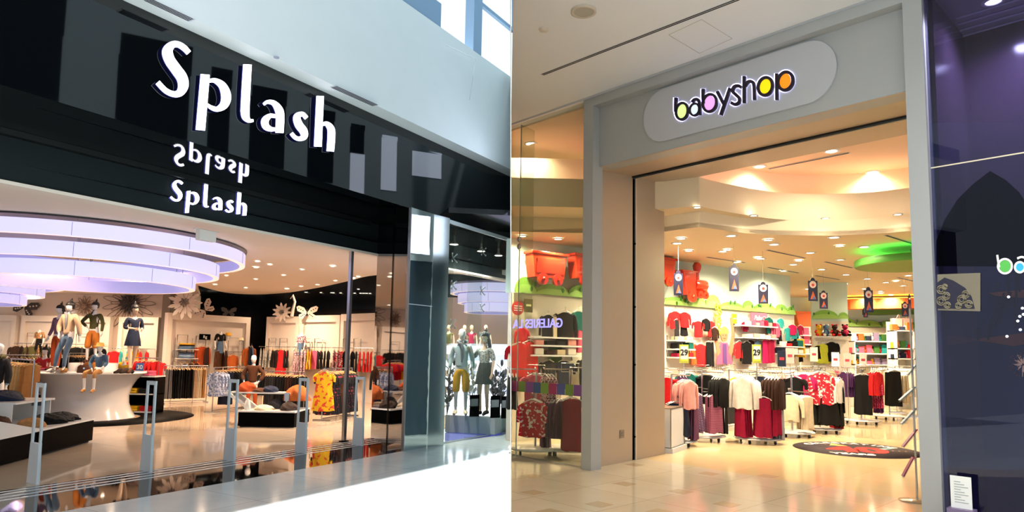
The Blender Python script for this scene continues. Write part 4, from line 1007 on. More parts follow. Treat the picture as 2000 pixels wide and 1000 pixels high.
rail_rack(at(128, 19.5, 0), at(160, 20.5, 0), 1.35, [('jacket', 'black', 3), ('jacket', 'darkbrown', 3)], 'rail behind the podium', 'g')
rail_rack(at(240, 20.5, 0), at(306, 19.8, 0), 1.25, [('tee', 'mustard', 2), ('tee', 'red', 3), ('tee', 'crimson', 2), ('tee', 'red', 2)], 'rail right of the podium', 'g')

# cut-out flowers and butterflies
def flower(M, r, n, m, mc, label, petal=.42, th=.03, line=False):
    t = thing('flower_cutout', label, 'wall decoration', M)
    for ring, (rr, off, cnt) in enumerate(((r, 0, n), (r * .68, math.pi / n, n))):
        b = B(m)
        for k in range(cnt):
            a = 2 * math.pi * k / cnt + off; ca, sa = math.cos(a), math.sin(a); w = rr * petal * 2.2 / cnt * 1.6
            P = [(0.12 * rr, 0), (.5 * rr, w * .7), (.8 * rr, w * .75), (rr, 0), (.8 * rr, -w * .75), (.5 * rr, -w * .7)]
            if line:
                Q = smooth_pts([(x, y) for x, y in P] + [P[0]], 4)
                b.tube([(x * ca - y * sa, -th * ring, x * sa + y * ca) for x, y in Q], .010, 4)
            else: b.hprism([(x * ca - y * sa, x * sa + y * ca) for x, y in P][::1], -th * (ring + 1), -th * ring + .002 * (k % 2))
        b.build('petal_ring', t)
    b = B(mc, True)
    for k in range(18):
        a = 2.4 * k; q = r * .26 * math.sqrt(k / 18); b.ball((q * math.cos(a), -th * 2, q * math.sin(a)), r * .06, .015, r * .06, 8, 4)
    b.build('flower_centre', t); return t
def butterfly(M, s, m, label, dots=None):
    t = thing('butterfly_cutout', label, 'wall decoration', M)
    for sx in (-1, 1):
        for P in ([(0, 0), (.3, .45), (.75, .62), (.95, .5), (.85, .15), (.45, -.02)], [(0, 0), (.45, -.04), (.72, -.2), (.62, -.5), (.35, -.48), (.1, -.15)]):
            Q = [(sx * x * s, y * s) for x, y in (smooth_pts(P, 4) if False else P)]
            b = B(m); b.hprism(Q if sx > 0 else Q[::-1], -.02, 0); w_ = b.build('wing', t)
            if dots:
                b = B(dots)
                for k in range(3):
                    cx = sum(p[0] for p in Q) / 6 * (1 + .35 * (k - 1)); cz = sum(p[1] for p in Q) / 6 * (1 + .35 * (k - 1)); b.box(cx - .05 * s, cx + .05 * s, -.024, -.021, cz - .04 * s, cz + .04 * s)
                b.build('wing_spots', w_)
    B(dots or m, True).tube([(0, -.02, -.35 * s), (0, -.02, .1 * s), (0, -.02, .32 * s)], [.01, .04 * s, .01]).build('butterfly_body', t)
ink = pm('dark ink', '2c2420', .6)
flower(MT(wd(252, 592, 24.95)), 1.0, 15, pm('fine brown line', '9a7c66', .6), ink, 'large line-drawn flower with black centre on the cream wall', line=True)
flower(MT(wd(252, 592, 24.90)), .42, 13, ink, ink, 'dark inner rosette of the line-drawn flower on the cream wall')
flower(MT(wd(166, 598, 24.95)), .40, 11, pm('fine brown line', '9a7c66', .6), pm('pale brown', 'b89a84', .6), 'small pale line-drawn flower on the cream wall', line=True)
flower(MT(wd(362, 591, 21.8)), .58, 11, pm('off-white cut-out', 'e2d2c2', .6), pm('grey centre', '6a6058', .6), 'big white cut-out flower above the framed panel')
flower(MT(wd(551, 610, 22.8)), .34, 11, pm('off-white cut-out', 'e2d2c2', .6), pm('grey centre', '6a6058', .6), 'small white cut-out flower on the panel right of the gap')
butterfly(MT(wd(48, 600, 24.9)) @ Matrix.Rotation(.35, 4, 'Y'), .55, ink, 'black and white butterfly cut-out on the cream wall, upper left', pm('off-white cut-out', 'e2d2c2', .6))
butterfly(MT(wd(401, 606, 22.6)) @ Matrix.Rotation(-.8, 4, 'Y'), .4, pm('off-white cut-out', 'e2d2c2', .6), 'white butterfly cut-out beside the big cut-out flower', ink)
butterfly(MT(wd(600, 611, 22.2)), .38, pm('off-white cut-out', 'e2d2c2', .6), 'white butterfly cut-out above the middle wall panel', ink)
butterfly(MT(wd(447, 610, 24.2)), .3, pm('dull cut-out', '4a4440', .6), 'dark butterfly cut-out above the panel against black', ink)
b = B(pm('off-white cut-out', 'e2d2c2', .6), True); c_ = wd(570, 618, 22.7); b.tube([c_ + Vector((0, 0, 0)), c_ + Vector((.03, 0, .25)), c_ + Vector((.08, 0, .5)), c_ + Vector((0, 0, .72)), c_ + Vector((-.08, 0, .6))], [.06, .05, .045, .04, .02]); tag(b.build('stem_cutout'), 'white curling stem cut-out between small flower and butterfly', 'wall decoration')

# ------------------------------------------------------------------ display window of the left shop
pf = [wz(869, 846, 0), wz(966, 851, 0), wz(1000, 842, 0)]
plat = pm('pale grey platform', 'c6cacb', .4)
t = thing('display_platform', 'pale grey platform in the display window carrying two mannequins', 'platform', Matrix.Identity(4))
b = B(plat); b.prism([(pf[0].x, pf[0].y), (pf[1].x, pf[1].y), (-.02, pf[2].y), (-.02, 15.2), (pf[0].x, 15.2)], .02, .34); b.build('platform_body', t)
b = B(pm('platform top', 'e2dcd0', .3)); b.prism([(pf[0].x, pf[0].y), (pf[1].x, pf[1].y), (-.02, pf[2].y), (-.02, 15.2), (pf[0].x, 15.2)], .34, .36); b.build('platform_top', t)
vf = pm('violet lit floor strip', '6a70b8', .1, em='6a72d8', ems=.12)
b = B(vf); b.prism([Lp(9.45, 7.13), Lp(xmax(7.13) - .02, 7.13), Lp(xmax(7.5) - .02, 7.5), (pf[1].x, pf[1].y - .02), (pf[0].x, pf[0].y - .02)], .0, .012); tag(b.build('floor_light'), 'violet glowing strip on the floor in front of the platform', 'light strip')
t = thing('display_shelving', 'white back-lit stepped shelving behind the window mannequins', 'shelving', MT((0, 0, 0)))
lit = pm('lit shelf front', 'f2f2ff', .5, em='eef0ff', ems=1.9)
xl = at(868, 15.5, 0).x
for k, (ya, yb) in enumerate([(676, 692), (705, 724), (737, 756), (772, 792), (800, 812)]):
    za, zb = wd(930, yb, 15.6 - k * .1).z, wd(930, ya, 15.6 - k * .1).z
    b = B(lit); b.box(xl, -.02, 15.6 - k * .1, 15.9, max(za, .01), zb); c = b.build('lit_shelf', t)
b = B(pm('peach cream wall', 'ecd6c2', 0.6)); b.box(-2.1, -.02, 19.6, 19.75, 0, 3.2); struct(b.build('wall_shop_right'))
b = B(pm('shelf gap grey', '8a8c96', .5)); b.box(xl, -.02, 15.92, 15.98, 0, 1.8); b.build('back_board', t)
for i, (px, c_, hgt) in enumerate([(872, 'olive', .28), (903, 'brown', .34), (917, 'crimson', .3), (945, 'black', .3)]):
    P = at(px, 15.7, 0); P.z = wd(px, 676, 15.7).z + .001
    mannequin('small bust in %s top on the top shelf of the window, %s' % (c_, ['leftmost', 'second from left', 'third from left', 'rightmost'][i]), MT(P + Vector((0, 0, -.86 * .55))), None, .98, skin=skin_mann, top=fab(c_), sleeve=.2, bust=True)
mannequin('white male mannequin in pale shirt, grey tie and mustard shorts in the display window', MT(at(899, 13.3, .36)), dict(chest=(0, 0, 1.28)), 1.72, male=True, top=pm('pale blue shirt', 'c4d2d4', .8), sleeve=.95, bottom=fab('mustard'), leg=.55, wide=.02, scarf=fab('grey'), shoes=fab('cream'), yaw=.2)
mannequin('mannequin in dark patterned mini dress and black heels beside the male mannequin in the window', MT(at(944, 13.25, .36)) @ Matrix.Rotation(R(-35), 4, 'Z'), dict(elR=(-.3, .0, 1.2), wrR=(-.26, -.16, 1.34), anL=(.02, .1, .1), toL=(.04, -.06, .03)), 1.66, skin=skin_mann, top=fab('print_grey'), sleeve=.5, skirt=(pm('fabric dark print', '33332e', .8, noise=.8, nscale=20), .66, .2), hair=hairb, pony=1, shoes=fab('black'))
def tall_plant(P, label, m, h, n, seed):
    rg = random.Random(seed); t = thing('display_plant', label, 'artificial plant', MT(P)); b = B(m, True); s = B(m, True)
    for k in range(n):
        a = rg.uniform(0, 6.28); l = h * rg.uniform(.55, 1); rr_ = rg.uniform(.05, .22)
        top_ = Vector((rr_ * math.cos(a), rr_ * math.sin(a), l)); s.tube([(0, 0, 0), top_ * .5 + Vector((0, 0, .05)), top_], .008, 5)
        for q in range(5):
            f = .25 + .16 * q; c = top_ * f; aa = rg.uniform(0, 6.28); d = Vector((math.cos(aa), math.sin(aa), .9)) * .13
            b.loft([[c + d * u + Vector((-math.sin(aa), math.cos(aa), 0)) * w_ * cc + Vector((0, 0, ss * .006)) for cc, ss in ((-1, 0), (0, 1), (1, 0), (0, -1))] for u, w_ in ((0, .006), (.3, .035), (.65, .04), (1, .004))])
        b.ball(tuple(top_), .035, .035, .07, 8, 6)
    s.build('stems', t); b.build('leaves', t)
pg = pm('grey painted leaf', '4a5054', .5, noise=.4); pw = pm('light grey leaf', 'b8bcbc', .5, noise=.3)
tall_plant(at(873, 13.4, .36), 'grey and black artificial plant at left end of the window platform', pg, 1.15, 9, 1)
tall_plant(at(921, 14.0, .36), 'light grey artificial plant between the two window mannequins', pw, 1.0, 7, 2)
tall_plant(at(966, 13.6, .36), 'dark artificial tulips right of the dress mannequin', pm('dark violet leaf', '33303e', .5), 1.05, 8, 3)
tall_plant(at(974, 14.2, .36), 'dark artificial flowers at the right end of window', pm('dark violet leaf', '33303e', .5), .9, 7, 4)
for i, (px, d) in enumerate([(926, 12.95), (967, 12.8), (988, 12.75)]):
    t = thing('info_tablet', ['black leaning price board between the window mannequins', 'black leaning price board before the dark tulips', 'black leaning price board at right end of window'][i], 'price board', MT(at(px, d + .05, .361)) @ Matrix.Rotation(R(-12), 4, 'X') @ Matrix.Rotation(R(-25), 4, 'Z'))
    B(black_lac).box(-.1, .1, -.012, .012, 0, .42).build('board', t); B(pm('screen grey', '6a7074', .4)).box(-.08, .08, -.014, -.012, .2, .34).build('printed_panel', t)
# =================================================================== RIGHT MALL
mall_beige = tiles('beige mall tiles', 'd2c4ae', 'c8b9a2', 'a39683', 0.9, 0.10, YR, 0.005, spec=0.6, var=.7)
shop_beige = tiles('warm beige shop tiles', 'd4bb92', 'cfb58b', 'bda67f', 1.2, 0.10, YR, 0.004, spec=0.6)
ceil_r = pm('neutral white ceiling', 'e2e6ea', 0.75)
b = B(mall_beige); b.prism([(0.005, -6), (12, -6), Rp_(6, 7.2), Rp_(xminR(7.2), 7.2)], -.06, 0); struct(b.build('floor'))
b = B(mall_beige); b.prism([Rp_(xminR(7.2), 7.2), Rp_(6, 7.2), Rp_(6, 8.7), Rp_(xminR(8.7), 8.7)], -.06, 0); struct(b.build('floor'))
b = B(shop_beige); b.prism([Rp_(xminR(8.7), 8.7), Rp_(6, 8.7), (22, 12), (22, 27), (.006, 27)], -.06, 0); struct(b.build('floor'))
# darker inlaid stones
rg = random.Random(5)
b = B(pm('brown inlay stone', 'b09c80', .15))
for (px, py) in [(1165, 898), (1220, 945), (1170, 985), (1240, 908), (1042, 962), (1040, 930), (1140, 902), (1330, 960), (1420, 985), (1075, 1000), (1290, 1000), (1500, 930), (1385, 925)]:
    p = lz(MR, px, py); b.box(p.x - .11, p.x + .11, p.y - .11, p.y + .11, 0, .0015)
struct(b.build('floor_inlay', M=MR))
ZC = 5.33
b = B(ceil_r); b.prism([(0.005, -3), (14, -3), Rp_(6, 7.2), Rp_(xminR(7.2), 7.2)], ZC, ZC + .1); struct(b.build('ceiling'))
b = B(pm('roof', '60656a', 0.8)); b.prism([(0.006, -3), (24, -3), (24, 30), (0.006, 30)], 5.46, 5.6); struct(b.build('ceiling'))  # unseen roof slab added to stop sun leaking into the right side
b = B(ceil_r); b.prism([Rp_(xminR(7.25), 7.25), Rp_(6, 7.25), Rp_(6, 7.6), Rp_(xminR(7.6), 7.6)], 5.325, 5.45); struct(b.build('wall_head'))  # strip over the portal added to close the sun leak
# ceiling slot, speaker, hatch
slot((1058, 146), (1470, -13), MR, ZC, 2, label='long black double slot diffuser in the mall ceiling before the grey facade', wdt=.06)
P = MR @ lz(MR, 1140, 24, ZC - .02)
t = thing('ceiling_speaker', 'round grille speaker in the mall ceiling, upper left of right shop', 'speaker', MT(P)); B(pm('speaker rim', 'c4bdb0', .6), True).lathe([(.14, .02), (.14, 0), (.11, -.005), (.105, .0)], 28, caps=False).build('rim', t); B(pm('speaker grille', 'aaa89c', .7), True).lathe([(.105, .002), (.001, .001)], 28, caps=False).build('grille', t)
tag(B(pm('detector', 'd0c8bc', .6), True).lathe([(.06, .02), (.05, 0), (.02, -.01)], 16).build('smoke_detector', M=MT(MR @ lz(MR, 1062, 60, ZC - .02))), 'faint round detector in mall ceiling left of the long slot', 'detector')
b = B(pm('hatch line', 'b8b2a8', .7))
hq = [lz(MR, 1306, 68, ZC), lz(MR, 1370, 38, ZC), lz(MR, 1430, 75, ZC), lz(MR, 1366, 104, ZC)]
for i in range(4):
    a_, c_ = hq[i], hq[(i + 1) % 4]; b.tube([(a_.x, a_.y, ZC - .001), (c_.x, c_.y, ZC - .001)], .004, 4)
struct(b.build('trim_11', M=MR))
# grey portal
XF0, XF1 = -6.27, -1.88
b = B(grey_panel)
b.box(XF0, -6.09, 7.2, 7.42, 0, 5.32)
b.box(-2.05, XF1, 7.2, 7.42, 0, 5.32)
b.box(-6.09, -2.05, 7.2, 7.42, 5.19, 5.32)
struct(b.build('wall_portal', M=MR))
b = B(grey_panel); b.box(-6.10, -2.04, 7.34, 7.6, 4.315, 5.2); struct(b.build('wall_sign_band', M=MR))
b = B(beige_panel)     # soffit, rising gently inwards
b.loft([[(-6.4, y, z), (-1.9, y, z), (-1.9, y, z + .9 - (z - 4.3)), (-6.4, y, z + .9 - (z - 4.3))] for y, z in ((7.35, 4.312), (8.40, 4.42))], smooth=False); struct(fixn(b.build('wall_soffit', M=MR)))
b = B(beige_panel); b.loft([[(-6.4, y, z), (-1.9, y, z), (-1.9, y, 5.2), (-6.4, y, 5.2)] for y, z in ((8.50, 4.43), (9.4, 4.5))], smooth=False); struct(fixn(b.build('wall_soffit', M=MR)))
b = B(pm('black track', '1c2022', .3, metal=.5)); b.box(-6.38, -1.95, 8.40, 8.50, 4.40, 4.6); struct(b.build('trim_12', M=MR))
b = B(pm('track rail', '6c7478', .3, metal=.8)); b.box(-6.3, -1.95, 8.43, 8.46, 4.385, 4.41); struct(b.build('trim_13', M=MR))
b = B(beige_panel); b.prism([(-6.27, 7.42), (-6.20, 7.21), (-6.30, 8.42), (-6.42, 8.42)], 0, 4.45); struct(b.build('wall_jamb', M=MR))
b = B(beige_panel); b.prism([(-6.30, 8.50), (-6.38, 9.4), (-6.5, 9.4), (-6.42, 8.5)][::-1], 0, 4.5); struct(b.build('wall_jamb', M=MR))
b = B(black_lac); b.prism([(-6.325, 8.42), (-6.32, 8.5), (-6.4, 8.5), (-6.4, 8.42)][::-1], 0, 4.45); struct(b.build('trim_14', M=MR))
b = B(pm('jamb lip', 'cfc4b4', .3, metal=.4)); b.box(-6.312, -6.30, 8.50, 8.53, 0, 4.43); struct(b.build('trim_15', M=MR))
t = thing('wall_socket', 'small square metal socket plate low on the beige left jamb', 'socket', MR @ MT(pl(MR, 1222, 831, 8.15)) if False else MR @ MT((-6.268, 8.12, .42)))
B(pm('socket plate', '8f826f', .3, metal=.5)).box(-.002, .006, -.05, .05, -.06, .06).build('plate', t); B(pm('socket inner', '75695a', .3)).box(.006, .009, -.03, .03, -.035, .035).build('socket_insert', t)
t0 = None
for z in (.35, 1.45, 2.35, 3.35):
    o = tag(B(black_lac, True).ball((0, 0, 0), .014, .02, .014, 8, 6).build('lock_stud', M=MR @ MT((-6.305, 8.49, z))), 'small black stud on the groove of the beige jamb, %s' % {.35: 'lowest', 1.45: 'second from floor', 2.35: 'third from floor', 3.35: 'highest'}[z], 'stud', 'studs on the jamb groove')
# other side of the portal: closes the building
b = B(grey_panel); b.box(-2.05, -1.88, 7.42, 9.4, 0, 5.3); struct(b.build('wall_jamb', M=MR))
# pill-shaped backing and the letters
pc_ = [(1258, 245), (1262, 215), (1284, 193), (1320, 180), (1600, 95), (1622, 97), (1634, 120), (1632, 150), (1615, 172), (1590, 187), (1310, 262), (1283, 270), (1266, 264)]
a0 = pl(MR, 1258, 232, 7.32); a1 = pl(MR, 1635, 130, 7.32)
zm, hh = (a0.z + a1.z) / 2, .36
b = B(pm('pill panel', 'b6bac0', .4)); pts = []
for k in range(17): a = -math.pi / 2 + math.pi * k / 16; pts.append((a1.x - hh * .9 + hh * .9 * math.cos(a), zm + hh * math.sin(a)))
for k in range(17): a = math.pi / 2 + math.pi * k / 16; pts.append((a0.x + hh * .9 + hh * .9 * math.cos(a), zm + hh * math.sin(a)))
YB = 7.325
t = thing('shop_sign', 'grey pill-shaped panel with dark rounded letters and glowing coloured discs on the grey portal', 'sign', MR @ MT((0, YB, 0)))
b.hprism(pts, -.02, .012); b.build('pill_panel', t)
z3 = pix(1250, 80, 5)
def ell(cx, cy, rx, ry, w, tilt=0): return [(cx + rx * math.cos(2 * math.pi * k / 20) , cy + ry * math.sin(2 * math.pi * k / 20) - tilt * rx * math.cos(2 * math.pi * k / 20), w) for k in range(21)]
BW = 30
BS = [('b', [[(347, 552, BW), (345, 620, BW), (345, 690, BW)], ell(407, 685, 58, 80, 24, .15)], (403, 684, 50, 70, 'dcf29a')),
      ('a', [[(505, 598, BW), (530, 572, BW), (560, 572, BW), (578, 610, BW), (580, 722, BW)], ell(530, 668, 46, 58, 20, .15)], (530, 667, 36, 46, 'dff2ff')),
      ('b', [[(613, 466, BW), (613, 540, BW), (617, 610, BW)], ell(678, 604, 66, 84, 26, .15)], (668, 603, 56, 72, 'f6a8f8')),
      ('y', [[(750, 490, BW), (820, 625, BW)], [(876, 458, BW), (785, 722, BW)]], None),
      ('s', [[(988, 452, BW), (955, 436, BW), (915, 448, BW), (902, 490, BW), (935, 525, BW), (968, 560, BW), (962, 600, BW), (925, 618, BW), (885, 600, BW)]], None),
      ('h', [[(1014, 342, BW), (1014, 605, BW)], [(1020, 440, BW), (1050, 400, BW), (1085, 395, BW), (1110, 430, BW), (1115, 575, BW)]], None),
      ('o', [ell(1222, 442, 70, 86, 30, .15)], (1218, 440, 62, 76, 'ffd400')),
      ('p', [[(1332, 316, BW), (1334, 575, BW)], ell(1418, 390, 72, 88, 30, .15)], (1402, 388, 64, 78, 'ff8a10'))]
ink_l = pm('dark plum letter', '1a1026', .35); halo = pm('halo light edge', 'e8e4ff', .5, em='d4ccff', ems=1.7)
for ch, strokes, disc in BS:
    b = B(ink_l)
    for s_ in strokes: ribbon_px(b, z3(s_), MR, YB - .06, -.06, -.035)
    L_ = b.build('letter', t)
    b = B(halo)
    for s_ in strokes: ribbon_px(b, z3(s_), MR, YB - .03, -.032, -.024, 1.0, 3.2)
    b.build('backlit_edge', L_)
    if disc:
        cx, cy, rx, ry, hx = disc; b = B(pm('disc ' + hx, hx, .5, em=hx, ems=.42)); pp = []
        for k in range(24):
            a = -2 * math.pi * k / 24; q = pl(MR, 1250 + (cx + rx * math.cos(a)) / 5, 80 + (cy + ry * math.sin(a) - .15 * rx * math.cos(a)) / 5, YB - .06); pp.append((q.x, q.z))
        b.hprism(pp, -.05, -.04); b.build('lit_disc', L_)
# left shopfront glass
gl2 = glass('clear shop glass', 'f0f4ee', .03, .15)
t = thing('shop_window', 'tall clear glass pane left of the grey portal, with reversed violet lit letters', 'window', MR @ MT((0, 7.25, 0)))
B(gl2).box(xminR(7.25) + .01, -6.275, -.006, .006, .0, 5.31).build('pane', t)
B(steel).box(xminR(7.25) + .02, -6.275, -.012, .012, 0, .02).build('bottom_track', t)
xg = pl(MR, 1016, 400, 7.25).x
B(pm('pane joint', '9aa49c', .2)).box(xg - .004, xg + .004, -.008, .008, 0, 5.3).build('pane_joint', t)
B(gl2).box(xg - .003, xg + .003, .008, .30, 2.0, 5.3).build('glass_fin', t)
z_ = pl(MR, 1012, 475, 7.25).z
for dz in (-.06, .06): B(steel, True).ball((xg, -.01, z_ + dz), .04, .03, .05, 10, 6).build('pane_clamp', t)
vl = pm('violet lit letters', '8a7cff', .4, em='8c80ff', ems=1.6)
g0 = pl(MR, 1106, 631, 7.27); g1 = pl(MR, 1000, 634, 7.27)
put_text('GALERIES LA', .19, vl, MR @ MT(((g0.x + g1.x) / 2 - .02, 7.27, (g0.z + g1.z) / 2)), t, 'reversed_lettering', True, extrude=.004, bold=.003)  # mirror image of an unseen sign, built as glowing letters on the glass
for k, c_ in enumerate(['7a2a5e', '5c7a34', '6a3a80', '2c4a78', '6a8a3a', '8c2458', '3c4a88', '5c7a34', '6a3a80']):
    x0 = xminR(7.25) + .02 + k * .165
    if x0 + .16 < -6.28: B(pm('window strip ' + c_, c_, .4)).box(x0, x0 + .16, -.009, -.007, 1.0, 1.16).build('coloured_square', t)

# purple display niche right of the portal
purp = pm('deep purple panel', '56445a', .12, spec=.5, noise=.12, nscale=1.2); navyp = pm('navy backdrop', '2e3460', .2, spec=.4, noise=.12, nscale=1.0)
b = B(purp); b.box(-1.88, -1.84, 7.42, 8.6, 0, 5.3); struct(b.build('wall_niche', M=MR))
b = B(purp); b.box(-1.84, 3, 8.6, 8.66, 2.9, 5.3); b.mat(navyp).box(-1.84, 3, 8.6, 8.66, 0, 2.9); struct(b.build('wall_niche', M=MR))
b = B(pm('niche ceiling', 'b9b7b4', .7)); b.box(-1.86, 4, 7.2, 8.66, 5.25, 5.32); struct(b.build('ceiling', M=MR))
b = B(pm('niche floor', '3a3c74', .2)); b.box(-1.84, 3, 7.3, 8.6, 0, .02); struct(b.build('floor', M=MR))
for k in range(4):
    a_ = lz(MR, 1868 + k * 3, 36 + 12 * k, 5.24); c_ = lz(MR, 2060, -2 + 11 * k - 30, 5.24)
    tag(B(pm('louvre white', 'f0f0ea', .5)).tube([(a_.x, a_.y, 5.24), (c_.x, a_.y + (c_.y - a_.y) * .0, 5.24)], .012, 4).build('ceiling_louvre', M=MR), 'white ceiling louvre bar in the niche ceiling, %s from the front' % ['first', 'second', 'third', 'fourth'][k], 'louvre', 'ceiling louvre bars')
tg = glass('tinted glass', 'b8b8d4', .03, .14)
t = thing('shop_window', 'dark tinted glass pane right of the portal, with thin bright joint line', 'window', MR @ MT((0, 7.25, 0)))
zs = pl(MR, 1820, 330, 7.25).z; zs2 = pl(MR, 2000, 299, 7.25).z; zj = (zs + zs2) / 2
B(tg).box(-1.87, 3, -.005, .005, 0, zj).build('lower_pane', t); B(tg).box(-1.87, 3, -.005, .005, zj + .01, 5.25).build('upper_pane', t)
B(pm('bright joint', 'e8dcc0', .3, metal=.3)).box(-1.87, 3, -.008, .006, zj, zj + .012).build('joint_line', t)
# arch reflections painted on the glass; printed scene on the backdrop
def bd(px, py, Y=8.595): q = pl(MR, px, py, Y); return (q.x, q.z)
def flat(nm, m, polys, label, Y=8.595, cat='printed picture', th=.004):
    t = B(m)
    for P in polys:
        Q = [bd(*p, Y) for p in P]
        ar = sum(Q[i][0] * Q[(i + 1) % len(Q)][1] - Q[(i + 1) % len(Q)][0] * Q[i][1] for i in range(len(Q)))
        if ar < 0: Q = Q[::-1]
        t.hprism(Q, Y - th, Y)
    return tag(t.build(nm, M=MR), label, cat)
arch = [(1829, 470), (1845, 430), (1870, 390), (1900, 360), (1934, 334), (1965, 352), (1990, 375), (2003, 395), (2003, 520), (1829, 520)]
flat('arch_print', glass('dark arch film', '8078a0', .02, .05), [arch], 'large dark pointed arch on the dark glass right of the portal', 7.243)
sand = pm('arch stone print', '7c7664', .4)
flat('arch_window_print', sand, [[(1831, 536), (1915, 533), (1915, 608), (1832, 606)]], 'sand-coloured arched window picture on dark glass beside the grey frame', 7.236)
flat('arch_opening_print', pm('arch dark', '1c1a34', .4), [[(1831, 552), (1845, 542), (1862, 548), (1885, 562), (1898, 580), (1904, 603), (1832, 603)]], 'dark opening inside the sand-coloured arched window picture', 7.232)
t = thing('lattice_print', 'pale scroll lattice inside the arched window print', 'printed picture', MR)
b = B(pm('lattice pale', '8c8670', .5))
for cx, cy, r in ((1838, 566, 8), (1838, 588, 8), (1848, 578, 7), (1878, 585, 8), (1886, 575, 7), (1892, 594, 7), (1872, 597, 6), (1850, 596, 6), (1845, 560, 5)):
    for q in (1, .55):
        b.tube([(bd(cx + r * q * math.cos(a), cy + r * q * math.sin(a), 7.226)[0], 7.226, bd(cx + r * q * math.cos(a), cy + r * q * math.sin(a), 7.226)[1]) for a in [2 * math.pi * k / 14 for k in range(15)]], .006, 4)
b.build('scrollwork', t)
hull = pm('ship hull print', 'c4703c', .5); rig = pm('rigging print', '14142a', .5)
def ship(pts, masts, sails, label):
    t = thing('ship_print', label, 'printed picture', MR); b = B(hull); Q = [bd(*p, 8.588) for p in pts]; b.hprism(Q[::-1], 8.580, 8.588); b.build('hull', t)
    b = B(rig)
    for a_, c_ in masts:
        A_, C_ = bd(*a_, 8.58), bd(*c_, 8.58); b.tube([(A_[0], 8.578, A_[1]), (C_[0], 8.578, C_[1])], .010, 4)
    b.build('mast', t)
    b = B(pm('sail print', '2c2c50', .5)) 
    for P in sails: Q = [bd(*p, 8.584) for p in P]; b.hprism(Q[::-1], 8.582, 8.586)
    if sails: b.build('sail', t)
ship([(1930, 572), (2003, 566), (2003, 582), (1945, 578)], [((1962, 572), (1932, 640)), ((1975, 570), (1945, 640)), ((1985, 530), (1985, 640)), ((1970, 530), (1970, 572)), ((1992, 530), (1992, 570))], [[(1932, 570), (1940, 552), (1955, 552), (1952, 570)]], 'sailing ship with orange hull printed near the right edge, upper one')
ship([(1893, 664), (2003, 650), (2003, 672), (1980, 676), (1930, 668)], [((1900, 664), (1900, 640)), ((1912, 664), (1912, 640)), ((1930, 664), (1936, 636))], [], 'sailing ship with long orange hull printed near the right edge, lower one')
t = thing('fireworks_print', 'golden fireworks burst printed on the navy backdrop at the right edge', 'printed picture', MR); b = B(pm('firework gold', 'd8b070', .5, em='e8c890', ems=.5)); rg = random.Random(9)
for k in range(40):
    a = rg.uniform(0, 6.28); r0, r1 = rg.uniform(2, 6), rg.uniform(10, 24); A_ = bd(1998 + r0 * math.cos(a), 712 + r0 * math.sin(a), 8.58); C_ = bd(1998 + r1 * math.cos(a), 712 + r1 * math.sin(a), 8.58); b.tube([(A_[0], 8.58, A_[1]), (C_[0], 8.58, C_[1])], .004, 3)
b.build('burst', t); b = B(pm('firework dot', 'a04a50', .5))
for k in range(60):
    a = rg.uniform(0, 6.28); r = rg.uniform(12, 27); A_ = bd(1998 + r * math.cos(a), 712 + r * math.sin(a), 8.58); b.box(A_[0] - .006, A_[0] + .006, 8.574, 8.58, A_[1] - .006, A_[1] + .006)
b.build('sparks', t)
for k, (px, py) in enumerate([(1997, 602), (1999, 614), (1992, 618), (1988, 627), (1993, 644), (1970, 580), (1967, 657)]):
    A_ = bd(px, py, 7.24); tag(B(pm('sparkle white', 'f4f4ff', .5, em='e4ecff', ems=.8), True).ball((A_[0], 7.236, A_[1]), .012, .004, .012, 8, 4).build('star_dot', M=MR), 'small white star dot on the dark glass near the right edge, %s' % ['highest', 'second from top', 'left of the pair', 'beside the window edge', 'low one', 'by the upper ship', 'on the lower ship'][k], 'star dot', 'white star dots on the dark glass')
t = thing('window_logo', 'white-edged letters b and a with green and blue discs on the dark glass', 'sign', MR @ MT((0, 7.235, 0)))
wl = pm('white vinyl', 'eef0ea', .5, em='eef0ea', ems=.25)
for strokes, disc in (([[(1948, 498, 4), (1950, 512, 4), (1952, 522, 4)], ell(1963, 520, 13.5, 14, 4)], (1963, 520, 11, 11.5, '4eae4a')), ([[(1987, 505, 4), (1995, 502, 4), (2003, 504, 4)], ell(1992, 522, 9.5, 10, 4)], (1992, 522, 7.5, 8, '2ca6dc'))):
    b = B(wl)
    for s_ in strokes: ribbon_px(b, s_, MR, 7.235, -.006, -.002)
    L_ = b.build('letter', t); cx, cy, rx, ry, hx = disc; pp = [(lambda q: (q.x, q.z))(pl(MR, cx + rx * math.cos(a), cy + ry * math.sin(a), 7.235)) for a in [-2 * math.pi * k / 20 for k in range(20)]]
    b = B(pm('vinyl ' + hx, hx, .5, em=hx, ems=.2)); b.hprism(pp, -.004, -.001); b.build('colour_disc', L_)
# paper notice standing behind the glass
P0 = pl(MR, 1858, 990, 7.13); P1 = pl(MR, 1899, 985, 7.13); zt_ = pl(MR, 1858, 928, 7.13).z
t = thing('notice_stand', 'white printed notice in a grey stand at the bottom of the dark window', 'notice', MR @ MT((P0.x, 7.13, 0)))
w_ = P1.x - P0.x; B(pm('notice paper', 'f2f6f4', .6)).box(0, w_, -.004, .004, P0.z, zt_).build('paper', t)
b = B(pm('print grey', 'a8b4b4', .6))
for k in range(9): z_ = zt_ - .05 - k * (zt_ - P0.z - .08) / 9; b.box(.03, w_ * (.5 + .35 * ((k * 7) % 3) / 2), -.006, -.004, z_ - .004, z_ + .004)
b.build('printed_lines', t)
B(pm('stand mauve', '7a6c8e', .4)).box(-.02, w_ + .02, -.07, .07, max(0.02, P0.z - .04), P0.z).build('stand_base', t); B(pm('stand mauve', '7a6c8e', .4)).box(w_ * .3, w_ * .7, -.02, .02, .02, max(.03, P0.z - .04)).build('stand_foot', t)

